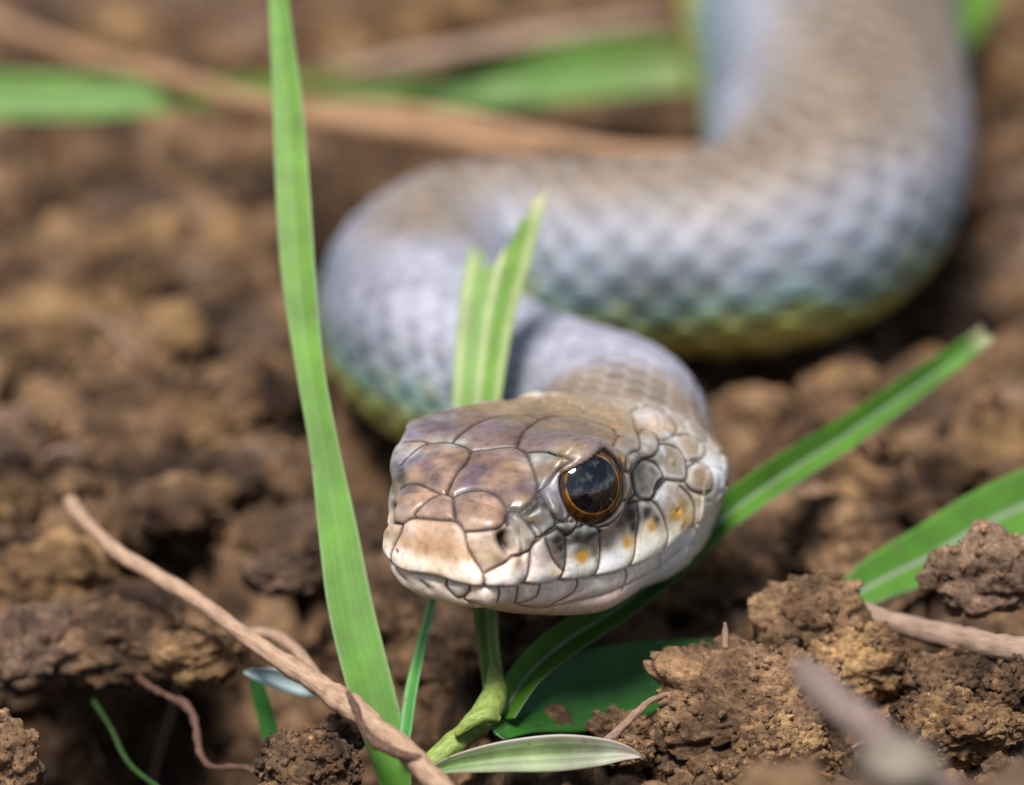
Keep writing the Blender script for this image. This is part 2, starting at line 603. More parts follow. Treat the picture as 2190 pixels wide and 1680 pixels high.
# stations: fine over the head, coarser along the body
tip = TIPLEN * (1 - np.cos(np.linspace(0, 1, 46) * math.pi / 2)) ** 1.0
tip = TIPLEN * np.linspace(0, 1, 46) ** 2.1
st = [tip[:-1], np.arange(TIPLEN, 21.5, 0.088), np.arange(21.5, 40, 0.16), np.arange(40, TOTAL - 0.5, 0.42)]
ST = np.concatenate(st)
ST = np.concatenate([[1e-8, 1e-6, 2e-5, 2e-4], ST[1:]])
NS = len(ST)
C3 = np.stack([np.interp(ST, spL, SP[:, k]) for k in range(3)], 1)
RAD = np.interp(ST, spL, SP[:, 3])
eps = 0.8
Ta = np.stack([np.interp(ST + eps, spL, SP[:, k]) - np.interp(ST - eps, spL, SP[:, k]) for k in range(3)], 1)
Ta[ST < 18] = -F
Ta = norm(Ta)
Yv = norm(np.cross(np.array([0, 0, 1.0])[None], -Ta))
Zv = np.cross(-Ta, Yv)
tw = math.radians(33) * sstep(88, 135, ST)[:, None]      # the back of the far coil leans over to the right
Yv, Zv = Yv * np.cos(tw) - Zv * np.sin(tw), Zv * np.cos(tw) + Yv * np.sin(tw)

sec = np.zeros((NS, M, 2))
ang = np.linspace(0, math.pi, half + 1)
for i, s in enumerate(ST):
    w = float(sstep(20, 34, s))
    hh = head_half(min(s, 39.9)) if w < 1 else np.zeros((half + 1, 2))
    if w > 0:
        zc = 1.1 * (1 - float(sstep(26, 42, s)))
        r = RAD[i]
        e = np.stack([r * 1.03 * np.sin(ang), zc + r * 0.97 * np.cos(ang) * np.where(ang > math.pi * 0.5, 0.93, 1)], 1)
        hh = hh * (1 - w) + e * w
    sec[i, :half + 1] = hh
    sec[i, half + 1:] = hh[1:half][::-1] * np.array([-1, 1])
A = np.concatenate([np.arange(half + 1), np.arange(half + 1, M) - M]) / half     # 0 back .. +-1 belly
V0 = C3[:, None] + Yv[:, None] * sec[:, :, :1] + Zv[:, None] * sec[:, :, 1:]
SS = np.repeat(ST[:, None], M, 1)
AA = np.repeat(A[None], NS, 0)

ii, jj = np.meshgrid(np.arange(NS - 1), np.arange(M), indexing='ij')
j2 = (jj + 1) % M
SKINF = np.stack([ii * M + jj, (ii + 1) * M + jj, (ii + 1) * M + j2, ii * M + j2], -1).reshape(-1, 4)


def grid_normals(V):
    du = np.gradient(V, axis=0)
    dv = np.roll(V, -1, 1) - np.roll(V, 1, 1)
    n = np.cross(dv, du)
    return norm(n)


def hl(p):      # world mm -> head frame (s back from the snout, y left, z up)
    d = np.asarray(p) - SNOUT
    return np.stack([-(d @ F), d @ HY, d @ HZ], -1)


def c1(x, y):
    return 801.2 + 0.35773 * x, 827.9 + 0.35773 * y


def c2(x, y):
    return (900 + .20548 * x) / 1.12329, (940 + .20548 * y) / 1.12329


def c3(x, y):
    return (900 + .20548 * x) / 1.12329, (1200 + .20548 * y) / 1.12329


def c4(x, y):
    return (1200 + .26484 * x) / 1.12329, (940 + .26484 * y) / 1.12329


def c5(x, y):
    return (1200 + .26484 * x) / 1.12329, (1150 + .26484 * y) / 1.12329


NH = int(np.searchsorted(ST, 36.0))       # stations that belong to head and neck
hs = slice(0, NH)

# eye: centre and gaze
hl_ = hl
EYE_R, EYE_OPEN = 2.95, 2.28
ex, ey = c1(1302, 590)
cs = V0[0:NH:3, ::4].reshape(-1, 3)
n1_, m1_ = V0[0:NH:3, ::4].shape[:2]
a_, b_ = np.meshgrid(np.arange(n1_ - 1), np.arange(m1_), indexing='ij')
cf = np.stack([a_ * m1_ + b_, (a_ + 1) * m1_ + b_, (a_ + 1) * m1_ + (b_ + 1) % m1_, a_ * m1_ + (b_ + 1) % m1_], -1).reshape(-1, 4)


def bvh_of(V):
    return BVHTree.FromPolygons([tuple(v) for v in V[0:NH:3, ::4].reshape(-1, 3)], [tuple(f) for f in cf])


def cast(bvh, px, py, must=False):
    d = norm(P(px, py, 100.0) - CAM)
    hit = bvh.ray_cast(Vector(CAM), Vector(d))
    if hit[0] is None and must:
        hit = bvh.find_nearest(Vector(P(px, py, 300.0)))
    return None if hit[0] is None else np.array(hit[0])


bvh0 = bvh_of(V0)
eye_surf = cast(bvh0, ex, ey)
GAZE = norm(AX_R * 0.52 + AX_U * 0.03 - AX_F * 0.855)
rimh = math.sqrt(EYE_R ** 2 - EYE_OPEN ** 2)
EYE_C = eye_surf + norm(eye_surf - CAM) * 0.95 - GAZE * (rimh + 0.12)
PGAZE = norm(AX_R * 0.43 + AX_U * 0.06 - AX_F * 0.90)
ec_l, gz_l = hl(EYE_C), np.array([-(GAZE @ F), GAZE @ HY, GAZE @ HZ])
pg_l = np.array([-(PGAZE @ F), PGAZE @ HY, PGAZE @ HZ])
# the brow cuts across the top of the opening: two points of its edge on the plane of the rim
RIM_C = EYE_C + GAZE * rimh


def on_rim(px, py):
    d = norm(P(px, py, 100.0) - CAM)
    return CAM + d * (((RIM_C - CAM) @ GAZE) / (d @ GAZE))


BR_A, BR_B = hl_(on_rim(*c1(1115, 515))), hl_(on_rim(*c1(1400, 330)))
print('eye local', ec_l, gz_l)
mir = np.array([1, -1, 1.0])


def from_hl(q):
    return SNOUT - F * q[..., 0:1] + HY * q[..., 1:2] + HZ * q[..., 2:3]


_g = gz_l * mir
_o = from_hl((ec_l * mir + np.array([1.3, 0.3, -2.4]) + _g * 12)[None])[0]
_h = bvh0.ray_cast(Vector(_o), Vector(norm(F * _g[0] * -1 + HY * _g[1] + HZ * _g[2]) * -1))
FAR_C = hl(np.array(_h[0])) - _g * (rimh + 0.75)
PIT = np.zeros((NH, M))
RING = np.zeros((NH, M))
for sgn in (1, -1):
    g = gz_l * (mir if sgn < 0 else 1)
    c = ec_l if sgn > 0 else FAR_C
    q = hl(V0[hs])
    d = q - c
    h = d @ g
    rho = np.linalg.norm(d - h[..., None] * g, axis=-1)
    near = (q[..., 1] * sgn > 1.0)
    wgt = (sstep(3.5, 2.45, rho) if sgn > 0 else sstep(2.7, 2.35, rho)) * near * 0.95
    target = rimh + 0.02 + 0.10 * sstep(2.3, 3.2, rho) - 0.20 * sstep(3.0, 4.4, rho)
    q = q + g * (wgt * (target - h))[..., None]
    # the socket behind the eyeball
    ba, bb = BR_A * (mir if sgn < 0 else 1), BR_B * (mir if sgn < 0 else 1)
    if sgn < 0:
        ba, bb = ba + (FAR_C - ec_l * mir), bb + (FAR_C - ec_l * mir)
    bdir = norm(bb - ba)
    bup = np.cross(bdir, g)
    if bup[2] < 0:
        bup = -bup
    above = (q - ba) @ bup
    pit = sstep(EYE_OPEN + 0.06, EYE_OPEN - 0.22, rho) * near * sstep(0.10, -0.10, above)
    lid = (sgn > 0) * sstep(EYE_OPEN + 0.9, EYE_OPEN + 0.1, rho) * near * np.clip((above + 0.05) / (0.17 + 1.6 * np.maximum(rho - EYE_OPEN, 0)), 0, 1)
    ball = np.sqrt(np.maximum(EYE_R ** 2 - rho ** 2, 1.0)) + 0.12
    q = q + g * (lid * np.maximum(ball - ((q - c) @ g), 0))[..., None]
    q = q - g * (pit * 1.5)[..., None]
    PIT = np.maximum(PIT, pit)
    RING = np.maximum(RING, sstep(EYE_OPEN + 0.26, EYE_OPEN + 0.08, rho) * near * sstep(0.06, -0.06, above))
    V0[hs] = from_hl(q)

# brow ridge over the eye
q = hl(V0[hs])
bvh1 = bvh_of(V0)


def project(poly, conv, step=2.5):
    """a traced line -> 3-D points on the head"""
    pts = np.array([conv(*p) for p in poly])
    L = np.r_[0, np.cumsum(np.linalg.norm(np.diff(pts, axis=0), axis=1))]
    k = max(2, int(L[-1] / step) + 1)
    # rounded corners: catmull in 2-D
    pp = np.vstack([2 * pts[0] - pts[1], pts, 2 * pts[-1] - pts[-2]])
    out = []
    for i in range(1, len(pp) - 2):
        n = max(2, int(np.linalg.norm(pp[i + 1] - pp[i]) / step))
        u = np.linspace(0, 1, n, endpoint=False)[:, None]
        a, b, c, d = pp[i - 1:i + 3]
        out.append(0.5 * (2 * b + (c - a) * u + (2 * a - 5 * b + 4 * c - d) * u ** 2 + (3 * b - a - 3 * c + d) * u ** 3))
    pts = np.vstack(out + [pts[-1:]])
    res = [cast(bvh1, *p) for p in pts]
    return np.array([r for r in res if r is not None]).reshape(-1, 3)


SEAMS = [   # (converter, weight, line traced along the joints between the head plates)
    (c1, 1.0, [(165, 825), (185, 802), (230, 785), (300, 787), (390, 796), (470, 800), (508, 822), (535, 872), (545, 930), (570, 990), (600, 1040), (635, 1090), (652, 1130), (655, 1195)]),
    (c1, 1.0, [(165, 830), (150, 880), (125, 930), (106, 990), (103, 1040), (115, 1090), (140, 1132), (170, 1160)]),
    (c1, 1.0, [(82, 792), (120, 814), (165, 825)]),
    (c1, 0.7, [(60, 985), (82, 1028), (104, 1045)]),
    (c2, 0.8, [(330, 600), (420, 585), (560, 590), (640, 615)]),
    (c2, 0.8, [(310, 860), (360, 790), (430, 730), (510, 670), (600, 628), (720, 605), (830, 600), (930, 612), (1040, 645), (1100, 680), (1130, 700)]),
    (c2, 1.4, [(1128, 700), (1110, 750), (1060, 850), (980, 930), (920, 1020), (880, 1110), (850, 1195), (917, 1238), (925, 1330), (938, 1490)]),
    (c2, 0.8, [(300, 1140), (360, 1100), (440, 1078), (530, 1092), (620, 1130), (700, 1170), (770, 1203), (850, 1200)]),
    (c2, 0.9, [(455, 1455), (500, 1390), (560, 1330), (640, 1270), (740, 1222), (850, 1205)]),
    (c3, 1.0, [(320, 290), (400, 232), (480, 207)]),
    (c2, 0.9, [(920, 1237), (1000, 1190), (1080, 1165), (1180, 1155), (1280, 1160), (1380, 1190), (1460, 1250), (1520, 1330), (1550, 1390)]),
    (c2, 1.0, [(1750, 705), (1800, 790), (1840, 900), (1880, 1030), (1900, 1100), (1890, 1200), (1840, 1280), (1780, 1345), (1700, 1395), (1620, 1400), (1555, 1388)]),
    (c2, 0.8, [(1130, 700), (1220, 690), (1330, 680), (1450, 662), (1560, 655), (1660, 662), (1750, 705)]),
    (c4, 0.9, [(228, 560), (320, 545), (420, 550), (520, 580), (600, 605), (652, 638)]),
    (c2, 1.3, [(1665, 655), (1690, 570), (1730, 490), (1790, 430), (1860, 380), (1930, 325)]),
    (c2, 0.8, [(910, 602), (960, 545), (1050, 470), (1150, 400), (1260, 350), (1380, 312), (1550, 275), (1700, 270), (1930, 325)]),
    (c4, 0.9, [(350, 262), (450, 232), (560, 222), (700, 230), (850, 268), (960, 308), (1032, 345), (1056, 405), (1055, 445), (1035, 485), (1020, 497)]),
    (c4, 0.8, [(1180, 180), (1215, 260), (1240, 350), (1270, 430), (1275, 520), (1235, 535)]),
    (c4, 1.0, [(1056, 445), (1090, 400), (1120, 410)]),
    # around the eye
    (c4, 1.0, [(1100, 630), (1125, 700), (1150, 735), (1150, 660), (1160, 590), (1195, 555), (1235, 535)]),
    (c4, 0.9, [(1235, 535), (1270, 570), (1290, 618)]),
    (c4, 1.0, [(1150, 735), (1200, 742), (1220, 710), (1260, 652), (1330, 625), (1410, 650), (1460, 710), (1492, 785), (1445, 830), (1410, 900), (1420, 940), (1372, 995), (1290, 985), (1240, 930), (1215, 830), (1200, 742)]),
    (c4, 0.9, [(1130, 1000), (1190, 985), (1240, 930)]),
    (c4, 1.0, [(1290, 618), (1362, 607), (1412, 580), (1450, 510), (1440, 430), (1400, 370), (1335, 345), (1285, 350), (1262, 400)]),
    (c4, 1.0, [(1180, 180), (1260, 160), (1360, 150), (1450, 180), (1530, 240), (1590, 310), (1600, 370), (1540, 420), (1480, 442), (1430, 430)]),
    (c4, 1.0, [(1450, 470), (1560, 490), (1640, 540), (1690, 630), (1702, 760), (1680, 815), (1600, 815), (1520, 800), (1490, 785)]),
    (c4, 0.9, [(1600, 400), (1700, 400), (1800, 440), (1860, 530), (1840, 600), (1760, 622), (1690, 632)]),
    (c4, 0.9, [(1702, 700), (1780, 640), (1880, 680), (1930, 780), (1920, 900), (1830, 930), (1740, 900), (1680, 815)]),
    (c4, 1.0, [(1372, 995), (1420, 920), (1480, 840), (1520, 805)]),
    (c4, 0.8, [(1640, 860), (1720, 940), (1770, 1050), (1760, 1180), (1700, 1290)]),
    # loreal region
    (c1, 1.0, [(535, 866), (600, 862), (680, 855), (740, 842), (780, 800), (795, 742)]),
    (c1, 0.9, [(795, 742), (792, 830)]),
    (c1, 1.0, [(652, 1118), (700, 1092), (760, 1062), (820, 1015)]),
    (c1, 1.0, [(795, 742), (830, 735), (868, 745), (900, 795), (945, 860), (965, 903), (940, 958), (925, 982), (860, 1006), (820, 1012)]),
    (c1, 1.0, [(970, 650), (1008, 660), (1038, 715), (1060, 760), (1080, 805), (1072, 840), (1030, 870), (1000, 893), (965, 903)]),
    (c1, 0.8, [(905, 760), (960, 690), (975, 645)]),
    (c1, 0.6, [(1000, 893), (985, 850), (945, 815)]),
    (c1, 1.0, [(975, 612), (1000, 650), (1040, 702), (1062, 752), (1100, 800), (1152, 796), (1165, 770)]),
    (c1, 0.9, [(1178, 442), (1100, 500), (1005, 598), (975, 612)]),
    (c1, 1.0, [(1080, 820), (1120, 808), (1170, 803), (1212, 815), (1200, 850), (1160, 885), (1130, 880), (1100, 850), (1080, 825)]),
    # upper lip plates
    (c1, 1.0, [(930, 985), (930, 1040), (915, 1110), (890, 1165), (872, 1180)]),
    (c1, 1.0, [(930, 982), (948, 948), (985, 915), (1003, 897)]),
    (c1, 0.7, [(1020, 905), (1035, 945), (1052, 990), (1075, 1040), (1108, 1082), (1128, 1096)]),
    (c1, 1.0, [(1003, 897), (1060, 870), (1090, 850), (1122, 870), (1140, 905), (1146, 970), (1140, 1040), (1120, 1110), (1095, 1152)]),
    (c1, 1.0, [(1140, 900), (1165, 882)]),
    (c1, 1.0, [(1210, 842), (1260, 830), (1332, 846), (1346, 900), (1350, 970), (1340, 1050), (1310, 1120), (1285, 1143)]),
    (c1, 0.9, [(1335, 848), (1400, 822), (1450, 780), (1480, 740), (1500, 702), (1560, 690), (1610, 678), (1660, 680)]),
    (c1, 0.9, [(1572, 700), (1580, 800), (1566, 900), (1550, 1000), (1520, 1082)]),
    (c1, 0.8, [(1660, 680), (1700, 720), (1735, 790), (1755, 870), (1742, 930), (1715, 990)]),
    # lower lip plates
    (c1, 0.6, [(270, 1172), (290, 1192), (312, 1212)]),
    (c1, 0.8, [(408, 1175), (420, 1210), (450, 1245), (490, 1272), (530, 1265), (558, 1228), (556, 1203)]),
    (c1, 0.8, [(558, 1228), (530, 1282), (590, 1306), (680, 1328)]),
    (c1, 0.7, [(745, 1210), (750, 1260), (735, 1312)]),
    (c1, 0.7, [(868, 1208), (860, 1260), (842, 1305)]),
    (c1, 0.7, [(1005, 1188), (988, 1245), (962, 1275), (900, 1300), (842, 1310)]),
    (c1, 0.7, [(1228, 1162), (1225, 1200), (1200, 1240), (1150, 1272), (1090, 1300), (1020, 1332)]),
    (c1, 0.6, [(842, 1310), (920, 1328), (1020, 1332)]),
    (c1, 0.6, [(1520, 1098), (1526, 1140), (1510, 1182), (1490, 1222)]),
    (c1, 0.32, [(1020, 1332), (1200, 1292), (1400, 1242), (1560, 1172), (1700, 1092), (1830, 985)]),
    (c1, 0.4, [(1715, 992), (1722, 1040), (1708, 1088)]),
    (c1, 0.35, [(530, 1282), (620, 1335), (700, 1345)]),
]
MOUTH = [(150, 1158), (175, 1166), (230, 1172), (270, 1166), (310, 1152), (370, 1148), (430, 1160), (480, 1176), (540, 1190), (600, 1198), (655, 1197), (720, 1203), (790, 1200), (850, 1190), (885, 1178),
         (960, 1185), (1030, 1180), (1100, 1158), (1200, 1158), (1290, 1142), (1400, 1120), (1510, 1090), (1620, 1048), (1720, 990), (1800, 930), (1870, 870), (1930, 815)]


def add_mirror(p):
    q = hl(p)
    m = q * mir
    w = from_hl(m)
    keep = []
    for x, qq in zip(w, q):
        if abs(qq[1]) < 1.2:
            keep.append(False)
            continue
        d = x - CAM
        dist = np.linalg.norm(d)
        hit = bvh1.ray_cast(Vector(CAM), Vector(d / dist))
        keep.append(hit[0] is None or hit[3] < dist - 0.6)
    return np.vstack([p, w[np.array(keep, bool)]])


sp, sw = [], []
for conv, wt, poly in SEAMS:
    p = project(poly, conv)
    if len(p) < 2:
        continue
    p = add_mirror(p)
    sp.append(p)
    sw.append(np.full(len(p), wt))
SEAM_P, SEAM_W = np.vstack(sp), np.concatenate(sw)
mouth_p = project(MOUTH, c1)
mouth_l = hl(mouth_p)


def nearest(P_, Q_, cellsize, W_=None):
    """distance (and weight) from each point of P_ to the closest of Q_, by a KD-tree"""
    from mathutils.kdtree import KDTree
    t = KDTree(len(Q_))
    for i, x in enumerate(Q_):
        t.insert(x, i)
    t.balance()
    d = np.empty(len(P_))
    k = np.empty(len(P_), int)
    for i, x in enumerate(P_):
        _, k[i], d[i] = t.find(x)
    return d, k


flat = V0[hs].reshape(-1, 3)
sd_, si_ = nearest(flat, SEAM_P, 1.0)
seam_w = SEAM_W[si_]
# mouth line as height over (s, side)
lm = mouth_l[mouth_l[:, 1] > -0.3]
order = np.argsort(lm[:, 0])
ms, mz = lm[order, 0], lm[order, 2]
mzs = np.convolve(np.pad(mz, 4, mode='edge'), np.ones(9) / 9, 'valid')
ql = hl(flat)
zm = np.interp(ql[:, 0], ms, mzs)
dm = ql[:, 2] - zm                          # above (+) or below (-) the mouth line
inmouth = (ql[:, 0] < ms[-1] + 0.5)
mfade = sstep(ms[-1] + 1.5, ms[-1] - 2.5, ql[:, 0])

N0 = grid_normals(V0)
if ((V0[NH - 5, 0] - C3[NH - 5]) @ N0[NH - 5, 0]) < 0:
    N0 = -N0
disp = np.zeros((NS, M))
hd = np.zeros(len(flat))
shead = sstep(24.0, 18.5, ql[:, 0])
puff = (0.15 - 0.09 * sstep(9.5, 12, ql[:, 0])) * (1 - np.exp(-(sd_ / 0.42) ** 1.6))
groove = -0.12 * seam_w * np.exp(-(sd_ / 0.115) ** 2)
hd += (puff + groove) * shead
# lips
hd += np.where(dm < 0, -0.22 * np.exp(-(dm / 2.6) ** 2), 0.10 * np.exp(-((dm - 0.6) / 0.7) ** 2)) * mfade
hd += -0.22 * np.exp(-(dm / 0.15) ** 2) * mfade
# notch for the tongue
nt = cast(bvh1, *c1(365, 1150), True)
dn = np.linalg.norm((flat - nt) * 1.0, axis=1)
ntl = hl(nt)
hd += -0.42 * np.exp(-((ql[:, 1] - ntl[1]) / 0.75) ** 2 - ((ql[:, 2] - ntl[2]) / 0.28) ** 2) * (ql[:, 0] < 4)
# nostrils
no = hl(cast(bvh1, *c1(782, 925), True))
for sgn in (1, -1):
    c = no * np.array([1, sgn, 1])
    d = ql - c
    e = (d[:, 2] / 0.80) ** 2 + ((d[:, 0] + d[:, 2] * 0.12) / 0.42) ** 2 + ((d[:, 1]) / 0.9) ** 2
    hd += -1.0 * np.exp(-e ** 1.5 * 1.4) * 0.9
    hd += 0.10 * np.exp(-(np.sqrt(e) - 1.5) ** 2 * 4)
# a small pit on the snout plate
pt = cast(bvh1, *c1(141, 985), True)
pd = np.linalg.norm(flat - pt, axis=1)
hd += -0.22 * np.exp(-(pd / 0.14) ** 2)
# brow over the eye
brow = project([(1120, 495), (1180, 440), (1260, 385), (1340, 335), (1400, 318), (1440, 318)], c1)
brow = np.vstack([brow, from_hl(hl(brow) * mir)])
bd, _ = nearest(flat, brow, 1)
hd += 0.16 * np.exp(-(bd / 0.6) ** 2) * (ql[:, 2] > 3.5)
disp[hs] += hd.reshape(NH, M)
# loose fine relief
pn = V0[hs].reshape(-1, 3)
disp[hs] += (fbm(pn, 1.6, 3, 5) * 0.022).reshape(NH, M) * (1 - 0.0)

# body scales: rows of overlapping plates
bw = sstep(17.0, 23.5, SS)
sdg = np.full((NS, M), 9.0)
sdg[hs] = sd_.reshape(NH, M)
dmg = np.full((NS, M), 9.0)
dmg[hs] = dm.reshape(NH, M)
bw = np.maximum(bw, sstep(0.9, 1.5, sdg) * sstep(13.0, 15.0, SS) * sstep(0.6, 1.4, dmg))
# over the temples the traced plates rule; on top of the neck the rows start sooner
NROW = 28.0
q_ = AA * NROW / 2
lenS = np.interp(ST, [14, 45, 100, TOTAL], [1.7, 2.1, 2.7, 3.6])
vcum = np.cumsum(np.r_[0, np.diff(ST) / lenS[1:]])
v_ = np.repeat(vcum[:, None], M, 1)
best = np.full(q_.shape, 99.0)
second = np.full(q_.shape, 99.0)
bdv = np.zeros(q_.shape)
bdq = np.zeros(q_.shape)
bid = np.zeros(q_.shape)
i0 = np.floor(q_)
for di in (0, 1):
    ci = i0 + di
    off = np.where(np.mod(ci, 2) > 0.5, 0.5, 0.0)
    j0 = np.floor(v_ - off)
    for dj in (-1, 0, 1, 2):
        cj = j0 + dj + off
        dq, dv = (q_ - ci), (v_ - cj)
        dd = np.abs(dq) * 1.0 + np.abs(dv) * 1.0 + 0.25 * np.sqrt(dq ** 2 + dv ** 2)
        m_ = dd < best
        second = np.where(m_, best, np.minimum(second, dd))
        bdv = np.where(m_, dv, bdv)
        bdq = np.where(m_, dq, bdq)
        bid = np.where(m_, np.mod(ci * 12.9898 + np.floor(cj * 2) * 78.233, 17.0) / 17.0, bid)
        best = np.where(m_, dd, best)
edge = second - best                        # 0 on the joint
vent = sstep(0.70, 0.74, np.abs(AA))
vedge = np.abs(v_ * 1.0 - np.round(v_ * 1.0)) * 2
edge = edge * (1 - vent) + np.minimum(vedge, 1) * vent
bsc = 0.16 * (1 - np.exp(-(edge / 0.28) ** 1.5)) + 0.13 * bdv * (1 - vent) - 0.10 * np.exp(-(edge / 0.10) ** 2)
grow = np.interp(SS, [20, 60, TOTAL], [1.0, 1.2, 1.9])
disp += bsc * bw * grow * (1 + 0.5 * sstep(40, 24, SS))
VS = V0 + N0 * disp[..., None]

